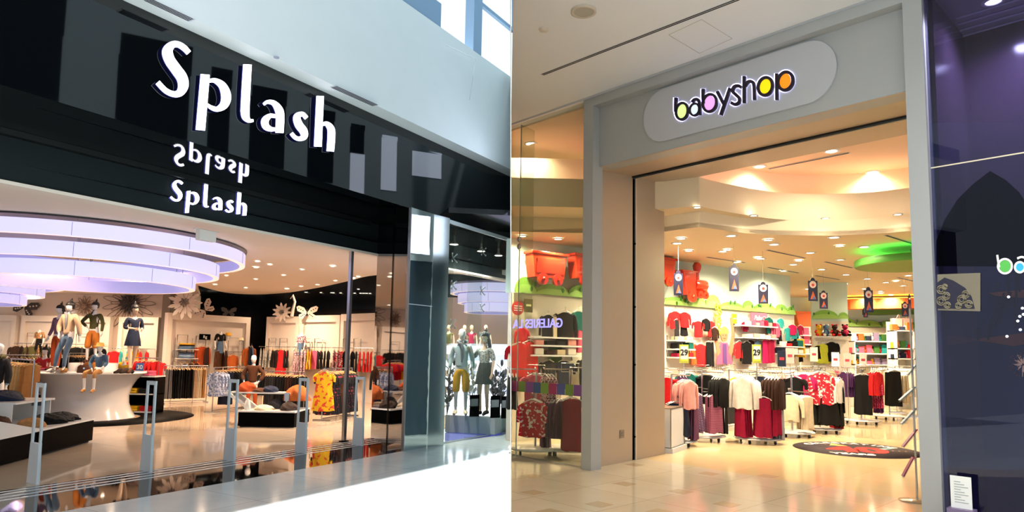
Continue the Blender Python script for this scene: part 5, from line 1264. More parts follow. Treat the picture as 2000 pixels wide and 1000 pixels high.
# =================================================================== right shop interior
zr = 3.75
cream_c = pm('warm cream ceiling', 'f8e6c4', .7)
C2 = [(1000, 402), (1130, 405), (1300, 408), (1364, 402), (1400, 410), (1464, 421), (1528, 429), (1611, 431), (1690, 429), (1752, 424), (1840, 414)]
C1 = [(1000, 452), (1130, 455), (1300, 452), (1365, 443), (1400, 448), (1464, 456), (1528, 459), (1624, 460), (1700, 457), (1780, 451), (1860, 444)]
c2 = [wz(x, y, 4.02) for x, y in C2]; c1 = [wz(x, y, zr) for x, y in C1]
def sm(P): 
    return [(P[0].x, P[0].y), (P[1].x, P[1].y), (P[2].x, P[2].y)] + smooth_pts([(p.x, p.y) for p in P[3:]], 5)
s2, s1 = sm(c2), sm(c1)
s2[0] = (.006, s2[0][1]); s1[0] = (.006, s1[0][1])
b = B(cream_c); far = [(22, s1[-1][1] + 2), (22, 27), (.006, 27)]
b.prism(s1 + far, zr, zr + .08); struct(b.build('ceiling'))
def ribbon(mb, P, z0, z1, off=0.0):
    vs = []; 
    for x, y in P: vs += [(x, y + off, z0), (x, y + off, z1)]
    mb.add(vs, [(2 * i, 2 * i + 2, 2 * i + 3, 2 * i + 1) for i in range(len(P) - 1)], True)
b = B(cream_c); ribbon(b, s1, zr, 4.02); 
n = len(s1); vs = [(x, y, 4.02) for x, y in s1] + [(x, y, 4.02) for x, y in s2]; m_ = len(s1)
k2 = [s2[min(len(s2) - 1, int(i * (len(s2) - 1) / (m_ - 1) + .5))] for i in range(m_)]
vs = [(x, y, 4.02) for x, y in s1] + [(x, y, 4.02) for x, y in k2]
b.add(vs, [(i, i + 1, m_ + i + 1, m_ + i) for i in range(m_ - 1)], False)
ribbon(b, s2, 4.02, 4.5)
vs = [(x, y, 4.5) for x, y in s2] + [(x * 1.04, y + .55, 4.5) for x, y in s2]; m_ = len(s2); b.add(vs, [(i, i + 1, m_ + i + 1, m_ + i) for i in range(m_ - 1)], False)
struct(fixn(b.build('ceiling_step')))
b = B(cream_c); ribbon(b, [(x * 1.04, y + .55) for x, y in s2], 4.5, 5.0); struct(b.build('ceiling_cove'))
b = B(pm('peach upper ceiling', 'f2d3b4', .7)); b.prism([Rp_(xminR(9.4), 9.4), Rp_(4, 9.4), (20, 14), (.006, 14)], 5.0, 5.1); q_ = [Rp_(xminR(7.40), 7.40), Rp_(-6.25, 7.40), Rp_(-6.4, 9.4), Rp_(xminR(9.4), 9.4)]; b.add([(q_[0][0], q_[0][1], 5.30), (q_[1][0], q_[1][1], 5.30), (q_[2][0], q_[2][1], 5.0), (q_[3][0], q_[3][1], 5.0)] + [(q_[0][0], q_[0][1], 5.34), (q_[1][0], q_[1][1], 5.34), (q_[2][0], q_[2][1], 5.1), (q_[3][0], q_[3][1], 5.1)], [(0, 1, 2, 3), (7, 6, 5, 4), (0, 4, 5, 1), (1, 5, 6, 2)]); struct(b.build('ceiling'))
t = thing('cove_light', 'pink glowing light strip hidden in the curved ceiling cove', 'light strip', Matrix.Identity(4))
pinkl = pm('pink lamp strip', 'ffc8c0', .5, em='ffb8ac', ems=3.5)
b = B(pinkl); vs = []
for x, y in s2: vs += [(x * 1.01, y + .15, 4.515), (x * 1.01, y + .22, 4.515)]
b.add(vs, [(2 * i, 2 * i + 2, 2 * i + 3, 2 * i + 1) for i in range(len(s2) - 1)]); b.build('lamp_strip', t)
# shop side walls
cyan = pm('pale aqua wall', 'def4e8', .6); wht = pm('warm white shop wall', 'f3ead6', .6)
W0, W1_ = Vector((0.02, 12.3)), Vector((7.4, 17.4)); wdir = (W1_ - W0).normalized(); wn = Vector((wdir.y, -wdir.x))   # towards the shop
WA = math.atan2(wdir.y, wdir.x); MW = MT((W0.x, W0.y, 0)) @ Matrix.Rotation(WA, 4, 'Z'); WL = (W1_ - W0).length
def wcol(px):                            # distance along the left wall in column px
    d = ray(px, 690); dx, dy = d.x, d.y
    den = dx * wdir.y - dy * wdir.x; s = (W0.y * dx - W0.x * dy) / -den
    return s
def wz_at(px, py, off=0.0):
    s = wcol(px); p = W0 + wdir * s + wn * off; return wd(px, py, p.y).z
b = B(wht); b.box(0, WL, 0, .15, 0, 2.72); struct(b.build('wall_shop_left', M=MW))
b = B(cyan); b.box(0, WL, .10, .25, 2.72, zr); struct(b.build('wall_shop_left', M=MW))
b = B(wht); b.box(WL - .15, WL, .25, 7, 0, 2.72); b.mat(cyan).box(WL - .15, WL, .25, 7, 2.72, zr); struct(b.build('wall_shop_return', M=MW))
b = B(wht); b.box(5.5, 21, 23.5, 23.7, 0, 2.72); b.mat(cyan).box(5.5, 21, 23.6, 23.8, 2.72, zr); struct(b.build('wall_shop_back'))
b = B(wht); b.prism([(21, 12), (21.2, 12), (21.2, 23.7), (21, 23.7)], 0, zr); struct(b.build('wall_shop_right'))
hg_ = pm('hedge green', '7fb84c', .6); hd_ = pm('hedge dark dot', '3c7a34', .6); hl_ = pm('hedge light', '9ccc66', .6)
def hedge(M, l, z0, label, s=1.0, seed=1):
    rg = random.Random(seed); t = thing('hedge_cutout', label, 'wall decoration', M); x = 0
    top = []; k = 0
    while x < l:
        w_ = rg.uniform(.35, .75) * s; h_ = rg.uniform(.10, .22) * s
        w_ = min(w_, l - x)
        for q in range(9):
            a = math.pi * (1 - q / 8); top.append((x + w_ / 2 + w_ / 2 * math.cos(a), z0 + .05 * s + h_ * math.sin(a)))
        x += w_
        if l - x < .05: break
    b = B(hg_); b.hprism([(0, z0)] + [(l, z0)] + top[::-1], -.05, -.02); b.build('hedge_row', t)
    b = B(hl_); top2 = [(x_, z0 + (z - z0) * .55) for x_, z in top]; b.hprism([(0, z0), (l, z0)] + top2[::-1], -.065, -.055); b.build('hedge_front', t)
    b = B(hd_, True)
    for k in range(int(l * 3)): b.ball((rg.uniform(.05, l - .05), -.068, z0 + rg.uniform(.03, .2) * s), .03 * s, .006, .04 * s, 8, 4)
    b.build('hedge_dots', t); return t
hedge(MW @ MT((.02, 0, 0)), WL - .05, 2.72, 'long green hedge cut-out along the aqua wall beside the red train', 1.2)
hedge(MT((9.5, 23.5, 0)), 7.5, 2.74, 'green hedge cut-out on the far back wall', 1.3, 4)
# column
cp_ = at(1624, 19.2, 0)
b = B(wht); b.box(-.46, .46, -.42, .42, 0, 2.65); b.mat(cyan).box(-.46, .46, -.42, .42, 2.65, zr); struct(b.build('wall_column', M=MT((cp_.x, cp_.y, 0)) @ Matrix.Rotation(R(-22), 4, 'Z')))
hedge(MT((cp_.x, cp_.y, 0)) @ Matrix.Rotation(R(-22), 4, 'Z') @ MT((-.46, -.43, 0)), .92, 2.72, 'green hedge cut-out wrapped on front of the aqua column', 1.0, 6)
# curved coloured soffits at the back
def arc_band(m, c, r, a0, a1, z0, z1, nm, label, cat):
    b = B(m, True); rings = [[(c[0] + q * math.cos(a), c[1] + q * math.sin(a), z) for q, z in ((r, z0), (r, z1), (r + .45, z1), (r + .45, z0))] for a in [a0 + (a1 - a0) * k / 24 for k in range(25)]]
    b.loft(rings, smooth=False); return tag(fixn(b.build(nm)), label, cat)
oc = at(1725, 27.5, 0)
arc_band(pm('orange soffit', 'd8682a', .5), (oc.x, oc.y), 5.6, math.pi, 2 * math.pi, 3.30, 3.64, 'ceiling_ring', 'orange curved ceiling drop at the back of the bright shop', 'ceiling feature')
b = B(pm('yellow lamp strip', 'ffe060', .5, em='ffdc40', ems=5), True); rings = [[(oc.x + q * math.cos(a), oc.y + q * math.sin(a), 3.66) for q in (5.9, 6.05)] for a in [math.pi * (1 + k / 24) for k in range(25)]]; b.loft(rings, caps=False, closed=False); tag(b.build('cove_light'), 'yellow glowing strip above the orange ceiling drop', 'light strip')
oc2 = at(1790, 26, 0)
arc_band(pm('green soffit', '4a7a34', .5), (oc2.x, oc2.y), 3.6, math.pi, 2 * math.pi, 3.16, 3.36, 'ceiling_ring', 'dark green curved ceiling drop behind the orange one', 'ceiling feature')
gd = at(1795, 12.8, 0)
t = thing('ceiling_disc', 'round green suspended ceiling disc with green glow above, near the right frame', 'ceiling feature', MT((gd.x, gd.y, .19)))
B(pm('green disc edge', '4c9a3c', .5), True).lathe([(.98, 3.22), (1.0, 3.24), (1.0, 3.34), (.98, 3.36)], 64, caps=False).build('disc_edge', t)
B(pm('olive green underside', '6e8c34', .6)).lathe([(.001, 3.22), (.98, 3.22)], 64, caps=False).build('disc_underside', t); B(pm('green disc edge', '4c9a3c', .5)).lathe([(.001, 3.36), (.98, 3.36)], 64, caps=False).build('disc_top', t)
B(pm('green lamp strip', '60ff60', .5, em='50ff58', ems=5)).lathe([(.72, 3.37), (.80, 3.37)], 64, caps=False).build('green_lamp_ring', t)
B(steel, True).tube([(0, 0, 3.36), (0, 0, zr - .19)], .02, 6).build('suspension_rod', t)
# downlights
def uz(l, ox=1240, oy=240, s=3.125): return [(ox + x / s, oy + y / s) for x, y in l]
hi = uz([(760, 265), (1200, 170), (1450, 300)]) + [(1037, 280), (1060, 337), (1130, 340)]
def hi_pt(px, py):
    z = 4.995
    for _ in range(20):
        if px > 1150: break
        z = 5.297 - .15 * max(0, lz(MR, px, py, z).y - 7.4)
    return wz(px, py, z)
for k, (px, py) in enumerate(hi): downlight(hi_pt(px, py), lamp_on, 'round downlight in the high peach ceiling of the bright shop', 'downlights in the high ceiling', .085, 130, (1, .80, .58))
for k, (px, py) in enumerate(uz([(380, 510), (725, 560), (1162, 577), (1605, 553)])): downlight(wz(px, py + 1, 4.01), lamp_on, 'small spot lamp on the curved ceiling ledge', 'spot lamps on the curved ledge', .05, 14, (1, .85, .6))
main = uz([(587, 687), (1215, 697), (257, 733), (850, 740), (1400, 755), (535, 783), (1070, 791), (768, 827), (1253, 833), (967, 863), (1140, 893), (1288, 925), (1418, 950), (1533, 972), (1637, 992), (1668, 930)]) + [(1540 + x / 5, 500 + y / 5) for x, y in [(505, 35), (1120, 288), (900, 342), (740, 318), (185, 320), (112, 432), (270, 448), (245, 463)]]
for k, (px, py) in enumerate(main):
    p = wz(px, py, zr - .002)
    if p.y < 23: downlight(p, lamp_on, 'round downlight in the low cream ceiling of the bright shop', 'downlights in the low cream ceiling', .075, 0)
WR = (1, .82, .56)
for (px, d, e) in [(1020, 12.05, 140), (1090, 12.3, 150), (1330, 12.0, 200), (1420, 13.2, 200), (1500, 12.0, 220), (1560, 14.5, 240), (1640, 12.5, 200), (1480, 14.2, 150), (1700, 14.5, 260), (1650, 19, 300), (1750, 18, 300), (1720, 21.5, 300), (1600, 20.5, 280), (1690, 22.4, 260), (1740, 22.0, 260), (1345, 13.4, 120), (1440, 14.9, 120), (1530, 16.3, 120)]:  # last few: extra lamps added to brighten the back and aqua walls
    p = at(px, d, zr - .01); downlight(p, lamp_on, 'working round downlight over the racks in the bright shop', 'working downlights over the racks', .07, e * 1.5, WR, 165)
for k, (a_, c_) in enumerate([((1500, 330), (1660, 298))]):
    slot(a_, c_, MR, 4.995, 1, label='thin dark slot in the high peach ceiling behind the portal', wdt=.07)
for k, (a_, c_) in enumerate([((1498, 488), (1573, 504)), ((1380, 502), (1455, 513)), ((1611, 511), (1665, 523)), ((1730, 459), (1790, 478)), ((1500, 522), (1560, 533)), ((1753, 542), (1790, 550)), ((1592, 538), (1640, 546))]):
    slot(a_, c_, MR, zr - .002, 1, label='thin dark slot in the low cream ceiling of the bright shop, %s' % ['centre', 'near the portal jamb', 'right of centre', 'beside the green disc', 'above the banners', 'under the green disc', 'above the column'][k], wdt=.08)

# ------------------------------------------------------------------ banners
bn = pm('banner navy', '1a1a38', .5)
def banner(px, py0, py1, d, label, hw=.16):
    P = wd(px, py1, d); h_ = wd(px, py0, d).z - P.z
    t = thing('hanging_banner', label, 'banner', MT(P) @ Matrix.Rotation(R(rnd.uniform(-14, 10)), 4, 'Z'), 'navy anniversary banners hanging from the ceiling')
    b = B(bn); k_ = hw; pts = [(-k_, 0), (k_, 0), (k_, h_ * .86)] + [(k_ * .5 * math.cos(a), h_ * .86 + h_ * .13 * math.sin(a)) for a in [math.pi * q / 8 for q in range(9)]] + [(-k_, h_ * .86)]
    b.hprism(pts, -.008, .008); b.build('board', t)
    b = B(pm('banner moon', 'f2d6d0', .5)); b.hprism([(k_ * .72 * math.cos(a), h_ * .70 + k_ * .78 * math.sin(a)) for a in [2 * math.pi * q / 18 for q in range(18)]], -.012, -.008); m_ = b.build('pale_disc', t)
    b = B(pm('banner red', 'd03a30', .5)); 
    b.hprism([(k_ * .3 * math.cos(a), h_ * .68 + k_ * .3 * math.sin(a)) for a in [2 * math.pi * q / 12 for q in range(12)]], -.015, -.012); b.build('red_number', m_)
    b = B(pm('banner orange', 'c85a34', .5)); b.hprism([(-k_ * .6, h_ * .08), (k_ * .6, h_ * .08), (0, h_ * .42)], -.012, -.008); b.mat(pm('banner blue', '3c6ab0', .5)).hprism([(-k_ * .2, h_ * .08), (k_ * .5, h_ * .08), (k_ * .1, h_ * .22)], -.015, -.012); b.build('printed_triangle', t)
    b = B(pm('thin cord', 'c8c0b0', .6)); b.tube([(0, 0, h_ * .98), (0, 0, zr - P.z)], .003, 4); b.build('cord', t)
for a_ in [(1325, 527, 577, 12.3, 'navy hanging banner in front of the red train engine', .085), (1434, 514, 569, 12.6, 'large navy hanging banner against the aqua wall, left of two', .09), (1491, 550, 593, 13.4, 'navy hanging banner against the aqua wall, right of two', .095), (1588, 542, 588, 14.2, 'navy hanging banner left of the aqua column', .10),
           (1609, 567, 603, 16.6, 'navy hanging banner overlapping the left edge of the aqua column', .10), (1697, 560, 610, 14.0, 'navy hanging banner below orange ceiling drop, largest there', .10), (1691, 598, 620, 17.5, 'navy hanging banner partly behind the larger one', .06), (1768, 589, 618, 17.0, 'navy hanging banner above the peach bags near right frame', .08), (1777, 574, 606, 15.0, 'narrow navy banner seen edge-on near the right frame', .03), (1589, 604, 629, 20.0, 'small far navy banner beside the orange train', .06)]:
    banner(*a_)

# ------------------------------------------------------------------ toy trains on the wall
red_t = pm('glossy red plastic', 'd63a22', .15, coat=.6); red_w = pm('glossy darker red', 'c02c1c', .15, coat=.6); org_t = pm('glossy orange plastic', 'e8702c', .2)
def wheel(t, x, z, r, m, y=-.22):
    b = B(m, True); b.tube([(x, y, z), (x, y - .06, z)], r, 20); w_ = b.build('wheel', t)
    b = B(m, True); b.ball((x, y - .07, z), r * .3, .03, r * .3, 10, 6); b.build('hub', w_)
def engine(M, label, m, mw, s=1.0):
    t = thing('toy_train_engine', label, 'toy train', M @ Matrix.Scale(s, 4))
    b = B(m); b.loft([[(x, -.25, z), (x2, -.25, z), (x2, 0, z), (x, 0, z)] for z, x, x2 in ((.05, -.30, .04), (.62, -.42, .05))], smooth=False); b.build('cab', t, bevel=.02)
    b = B(m); b.box(-.47, .08, -.27, .0, .62, .66); b.build('cab_roof', t, bevel=.01)
    b = B(m, True); b.tube([(.04, -.14, .32), (.46, -.14, .32), (.50, -.14, .32)], [.15, .15, .12], 20); b.build('boiler', t)
    b = B(m, True); b.lathe([(.055, .45), (.05, .62), (.10, .74), (.11, .82), (.07, .90), (.01, .90)], 16, (.20, -.14)); b.build('chimney', t)
    wheel(t, -.12, .02, .15, mw); wheel(t, .18, .08, .10, mw); wheel(t, .38, .08, .10, mw)
    b = B(m); b.box(-.28, .5, -.2, 0, .1, .2); b.build('chassis', t); b = B(m, True); b.tube([(.5, -.14, .26), (.56, -.14, .2)], .03); b.build('buffer', t)
    return t
def wagon(M, label, s=1.0):
    t = thing('toy_train_wagon', label, 'toy train', M @ Matrix.Scale(s, 4))
    b = B(red_t); b.loft([[(x, -.25, z), (x2, -.25, z), (x2, 0, z), (x, 0, z)] for z, x, x2 in ((.08, -.34, .34), (.52, -.40, .40))], smooth=False); b.build('wagon_box', t, bevel=.02)
    b = B(red_w); b.box(-.43, .43, -.28, 0, .50, .55); b.build('rim', t, bevel=.01)
    b = B(red_w); b.box(-.30, .30, -.262, -.25, .16, .42); b.build('side_panel', t)
    wheel(t, -.17, .05, .11, red_w); wheel(t, .17, .05, .11, red_w); return t
def onwall(px, py, off): s = wcol(px); return MW @ Matrix.Translation((s, -off, wz_at(px, py, off)))
engine(onwall(1340, 582, .05), 'red plastic toy train engine on the aqua wall above the hedge', red_t, red_t, .9)
wagon(onwall(1053, 553, .05), 'first red toy train wagon seen through the left glass pane', 1.03)
wagon(onwall(1133, 555, .05), 'second red toy train wagon, half hidden by the grey portal', 1.03)
wagon(onwall(1275, 555, .05), 'third red toy train wagon hidden mostly behind the jamb', 1.03)
engine(MT(at(1578, 23.3, 2.35)), 'far orange toy train engine left of the aqua column', org_t, org_t, 1.3)

# ------------------------------------------------------------------ racks
def fourway(P, rz, arms, label, where, base_r=.42):
    t = thing('garment_stand', label, 'garment stand', MT(P) @ Matrix.Rotation(rz, 4, 'Z'))
    B(white_gloss, True).lathe([(.02, .075), (base_r, .075), (base_r + .02, .09), (base_r, .105), (.02, .11)], 28).build('base_plate', t)
    for k in range(4):
        a = math.pi / 4 + k * math.pi / 2; x, y = base_r * .8 * math.cos(a), base_r * .8 * math.sin(a)
        B(rubber, True).tube([(x - .015, y, .035), (x + .015, y, .035)], .035, 12).build('castor', t)
    zmax = max(a_[1] for a_ in arms)
    B(steel, True).cyl((0, 0, .1), (0, 0, zmax + .06), .018, 10).build('post', t)
    b = B(steel, True)
    for ang, z, *_ in arms:
        x, y = .46 * math.cos(ang), .46 * math.sin(ang); b.tube([(0, 0, z + .10), (x, y, z + .10), (x * 1.03, y * 1.03, z + .13)], .011, 6)
    b.build('arms', t)
    b = B(steel, True); h_ = zmax + .13; b.tube([(-.14, 0, h_ - .1), (-.14, 0, h_ + .04), (.14, 0, h_ + .04), (.14, 0, h_ - .1), (-.14, 0, h_ - .1)], .007, 5); b.build('sign_frame', t)
    M = MT(P) @ Matrix.Rotation(rz, 4, 'Z')
    for ang, z, kind, c, cnt, sc in arms:
        for i in range(cnt):
            r_ = .44 - i * .055
            garment(kind, fab(c), M @ Matrix.Translation((r_ * math.cos(ang), r_ * math.sin(ang), z - .01)) @ Matrix.Rotation(ang + math.pi / 2 + wv_.uniform(-.08, .08), 4, 'Z'),
                    '%s %s, %s on %s %s arm of %s' % (cname(c), KW[kind], ['outermost', 'second', 'third', 'fourth', 'innermost'][i], 'upper' if z > 1 else 'lower', ['right', 'rear-right', 'rear', 'rear-left', 'left', 'front-left', 'front', 'front-right'][int((math.degrees(ang) + 22.5) % 360 // 45)], where), 'clothes on the ' + where, clearp, i, sc)
    return t
A = R
fourway(at(1480, 12.75, 0), 0, [(A(215), 1.22, 'sweater', 'white', 4, 1.0), (A(120), 1.24, 'sweater', 'mustard', 3, .95), (A(318), 1.22, 'sweater', 'darkbrown', 5, 1.0), (A(60), 1.24, 'sweater', 'navy', 3, 1), (A(205), .84, 'trousers', 'crimson', 4, .85), (A(265), .86, 'trousers', 'crimson', 5, .85), (A(335), .80, 'trousers', 'lightgrey', 4, .85), (A(300), .85, 'legg', 'crimson', 3, 1.05)], 'four-way stand with cream sweater, brown sweaters and crimson leggings, front centre', 'front centre stand')
fourway(at(1372, 13.0, 0), 0, [(A(180), 1.22, 'sweater', 'purple', 3, .9), (A(120), 1.26, 'tee', 'teal', 3, 1), (A(315), 1.2, 'sweater', 'black', 4, .95), (A(60), 1.24, 'sweater', 'black', 3, 1), (A(215), .90, 'skirt', 'plaid', 4, 1.35), (A(290), .88, 'legg', 'stripe', 4, 1.1), (A(340), .82, 'trousers', 'charcoal', 3, .8)], 'four-way stand with black sweaters and purple checked skirts, left of centre', 'left-of-centre stand')
fourway(at(1312, 12.2, 0), 0, [(A(300), 1.16, 'sweater', 'palepink', 4, .85), (A(200), 1.2, 'tee', 'red', 3, .9), (A(90), 1.2, 'tee', 'red', 2, .9), (A(270), .78, 'skirt', 'navy', 4, 1.1), (A(330), .8, 'trousers', 'plum', 3, .8)], 'four-way stand with pale pink sweater beside the jamb', 'stand beside the jamb')
fourway(at(1602, 14.7, 0), 0, [(A(200), 1.26, 'tee', 'magenta', 4, 1.1), (A(250), 1.30, 'blouse', 'print_red', 4, 1.1), (A(310), 1.18, 'sweater', 'white', 3, .9), (A(345), 1.05, 'blouse', 'black', 3, 1.0), (A(210), .80, 'skirt', 'black', 5, 1.15), (A(270), .80, 'skirt', 'black', 5, 1.15), (A(320), .8, 'legg', 'black', 3, 1.0), (A(0), .80, 'legg', 'red', 4, 1.1)], 'four-way stand with magenta and red patterned tops over black skirts', 'magenta and black stand')
fourway(at(1683, 16.8, 0), 0, [(A(180), 1.28, 'blouse', 'purple', 4, 1.0), (A(250), 1.22, 'trousers', 'black', 5, 1.15), (A(300), 1.30, 'sweater', 'red', 3, 1.0), (A(340), 1.05, 'tee', 'dots', 4, 1.1), (A(345), .7, 'skirt', 'purple', 3, .8)], 'four-way stand with purple blouses and black trousers, right of centre', 'purple and black stand')
fourway(at(1738, 18.2, 0), 0, [(A(260), 1.30, 'trousers', 'black', 5, 1.1), (A(330), 1.2, 'trousers', 'cream', 4, .9), (A(180), 1.2, 'skirt', 'plum', 3, 1)], 'four-way stand with black trousers near the right frame', 'stand near the right frame')
fourway(at(1548, 13.9, 0), 0, [(A(240), .86, 'kid', 'cream', 4, 1.2), (A(290), .82, 'legg', 'cream', 4, 1.0), (A(180), 1.18, 'tee', 'crimson', 3, .9), (A(60), 1.2, 'tee', 'black', 3, .9)], 'four-way stand with beige baby leggings right of the brown sweaters', 'beige baby stand')
fourway(at(1425, 15.0, 0), 0, [(A(200), 1.26, 'legg', 'white', 5, 1.1), (A(300), 1.2, 'tee', 'white', 4, 1), (A(260), .8, 'legg', 'charcoal', 4, 1)], 'four-way stand with white trousers behind the yellow sweaters', 'white trousers stand')
for k, (pa, pb, da, db) in enumerate([(1752, 1792, 20.5, 19.0), (1700, 1760, 21.5, 21.0)]):
    rail_rack(at(pa, da, 0), at(pb, db, 0), 1.42, [('kid', 'cream', 8), ('legg', 'white', 5), ('kid', 'white', 5)], ['baby clothes rail near right frame', 'baby clothes rail before the toys'][k], 'g', hang=clearp, sc=1.2)
rail_rack(at(1560, 18.0, 0), at(1640, 18.5, 0), 1.38, [('kid', 'white', 6), ('kid', 'cream', 6), ('kid', 'pink', 2)], 'pale rail behind the magenta stand', 'g', hang=clearp)
rail_rack(at(1480, 16.0, 0), at(1556, 16.8, 0), 1.36, [('kid', 'cream', 5), ('kid', 'palepink', 3), ('kid', 'white', 5)], 'pale rail behind the centre stand', 'g', hang=clearp)
# stands seen through the left glass
fourway(at(1112, 10.9, 0), 0, [(A(270), .90, 'trousers', 'crimson', 5, .95), (A(200), 1.25, 'dress', 'floralpink', 3, .8), (A(330), 1.28, 'sweater', 'black', 3, .9), (A(180), .75, 'trousers', 'plum', 3, .8)], 'four-way stand with crimson trousers behind the left glass pane', 'crimson stand behind left glass')
fourway(at(1045, 10.9, 0), 0, [(A(180), 1.24, 'tee', 'black', 3, .9), (A(260), .86, 'blouse', 'print_red', 4, .9), (A(330), .86, 'blouse', 'plum', 4, .95), (A(90), 1.24, 'tee', 'pink', 3, .9)], 'four-way stand with plum and patterned tops behind the left glass pane', 'plum stand behind left glass')
# price signs reading 29
for px, d, lb_ in ((1336, 12.5, 'left'), (1478, 12.5, 'right')):
    P = wd(px, 709, d); h_ = wd(px, 673, d).z - P.z
    t = thing('price_sign', 'green and white price sign reading 29 above the %s clothes stand' % {'left': 'pale pink', 'right': 'front centre'}[lb_], 'sign', MT(P) @ Matrix.Rotation(R(8), 4, 'Z'))
    B(pm('lime border', 'bcc84a', .5)).box(-.088, .088, -.006, .006, 0, h_).build('panel', t); B(pm('pale price face', 'dfe8e4', .5)).box(-.068, .068, -.009, -.006, .07, h_ - .03).build('price_face', t); B(pm('yellow strip', 'dcd84a', .5)).box(-.068, .068, -.009, -.006, .03, .07).build('yellow_strip', t)
    put_text('29', .15, pm('black print', '14161c', .5), t.matrix_world @ MT((0, -.011, h_ * .56)), t, bold=.003)
    B(steel, True).cyl((0, 0, 0), (0, 0, -.2), .006, 6).build('holder', t)
# wall shelving along the left wall, with goods
def wshelf(pxa, pxb, ys, label, depth=.3):
    sa, sb = wcol(pxa), wcol(pxb); t = thing('wall_shelf', label, 'shelf', MW @ MT((sa, 0, 0)))
    zs = []
    for y in ys:
        z = wz_at((pxa + pxb) / 2, y, depth); zs.append(z); B(white_gloss).box(0, sb - sa, -depth, -.005, z - .03, z).build('shelf_board', t)
    for x in (.02, sb - sa - .04): B(steel).box(x, x + .02, -.03, -.001, min(zs) - .1, max(zs) + .1).build('upright', t)
    return sa, sb, zs
KC = ['crimson', 'white', 'black', 'pink', 'red', 'navy', 'cream', 'teal', 'palepink']
def box_goods(sa, sb, z, n, where, seed, cols=None, hmax=.16):
    rg = random.Random(seed)
    for k in range(n):
        x = sa + (sb - sa) * (k + .5) / n; c = (cols or KC)[rg.randrange(len(cols or KC))]; w_ = (sb - sa) / n * .38; h_ = rg.uniform(.07, hmax)
        b = B(fab(c), False); b.box(-w_, w_, -.10, .09, 0, h_); o = b.build('gift_box' if k % 2 else 'folded_clothes', M=MW @ MT((x, -.17, z + .001)), bevel=.012)
        tag(o, '%s %s on %s, place %s' % (cname(c), 'box' if k % 2 else 'folded pile', where, ['one', 'two', 'three', 'four', 'five', 'six', 'seven', 'eight'][k]), 'box' if k % 2 else 'folded clothes', 'goods on ' + where)
def wall_garments(items, where, sc=.8):
    for k, (px, py, kind, c, s) in enumerate(items):
        z = wz_at(px, py, .18); s = s * 1.12; sx = wcol(px)
        garment(kind, fab(c), MW @ MT((sx, -.16 - .02 * (k % 3), z)) @ Matrix.Rotation(rnd.uniform(-.2, .2), 4, 'Z'), '%s %s, %s from left %s' % (cname(c), KW[kind], ORD[k], where), 'clothes hanging ' + where, clearp, k, s)
sa, sb, zs = wshelf(1300, 1338, [664, 681, 697], 'white wall shelf with red and dark goods beside the jamb')
box_goods(sa + .05, sb, zs[1], 3, 'middle board beside the jamb', 1); box_goods(sa + .05, sb, zs[2], 3, 'lower board beside the jamb', 2); box_goods(sa + .05, sb, zs[0], 2, 'upper board beside the jamb', 3, ['cream', 'white'], .08)
sa, sb, zs = wshelf(1432, 1500, [636, 659], 'white wall shelf with pink and red packs under the pink sign')
box_goods(sa + .2, sb, zs[0], 7, 'upper board under the pink sign', 4, ['palepink', 'white', 'crimson', 'pink']); box_goods(sa + .2, sb, zs[1], 5, 'lower board under the pink sign', 5, ['pink', 'palepink', 'white'], .1)
sa, sb, zs = wshelf(1508, 1552, [676, 690], 'white wall shelf with packs left of the aqua corner')
box_goods(sa, sb, zs[0], 4, 'upper board left of the corner', 6); box_goods(sa, sb, zs[1], 4, 'lower board left of the corner', 7)
wall_garments([(1308, 608, 'kid', 'red', .8), (1310, 625, 'legg', 'charcoal', .6), (1324, 610, 'kid', 'red', .7), (1325, 628, 'skirt', 'black', .55), (1352, 627, 'tee', 'red', .55), (1366, 622, 'kid', 'black', .6), (1378, 627, 'tee', 'red', .55), (1384, 640, 'kid', 'darkbrown', .6)], 'on the wall under the red train', .7)
wall_garments([(1345, 672, 'tee', 'orange', .7), (1356, 672, 'tee', 'red', .75), (1370, 668, 'trousers', 'black', .6), (1378, 668, 'trousers', 'black', .6), (1432, 668, 'kid', 'red', .8), (1445, 668, 'jacket', 'black', .7), (1455, 664, 'jacket', 'darkbrown', .7), (1468, 664, 'kid', 'denim', .7)], 'on the lower rail of the left wall')
wall_garments([(1445, 628, 'kid', 'crimson', .5), (1482, 664, 'legg', 'magenta', .8), (1492, 664, 'legg', 'crimson', .8), (1492, 620, 'tee', 'teal', .6), (1498, 640, 'legg', 'pink', .7), (1505, 632, 'kid', 'pink', .7), (1512, 645, 'skirt', 'black', .6), (1540, 640, 'kid', 'turquoise', .6)], 'around the pink sign on the left wall')
wall_garments([(1515, 622, 'kid', 'turquoise', .5), (1527, 640, 'tee', 'turquoise', .5), (1535, 634, 'kid', 'magenta', .55), (1545, 640, 'tee', 'black', .5), (1552, 636, 'kid', 'crimson', .5), (1550, 662, 'skirt', 'yellow', .8), (1553, 680, 'legg', 'black', .5)], 'near the right end of the left wall')
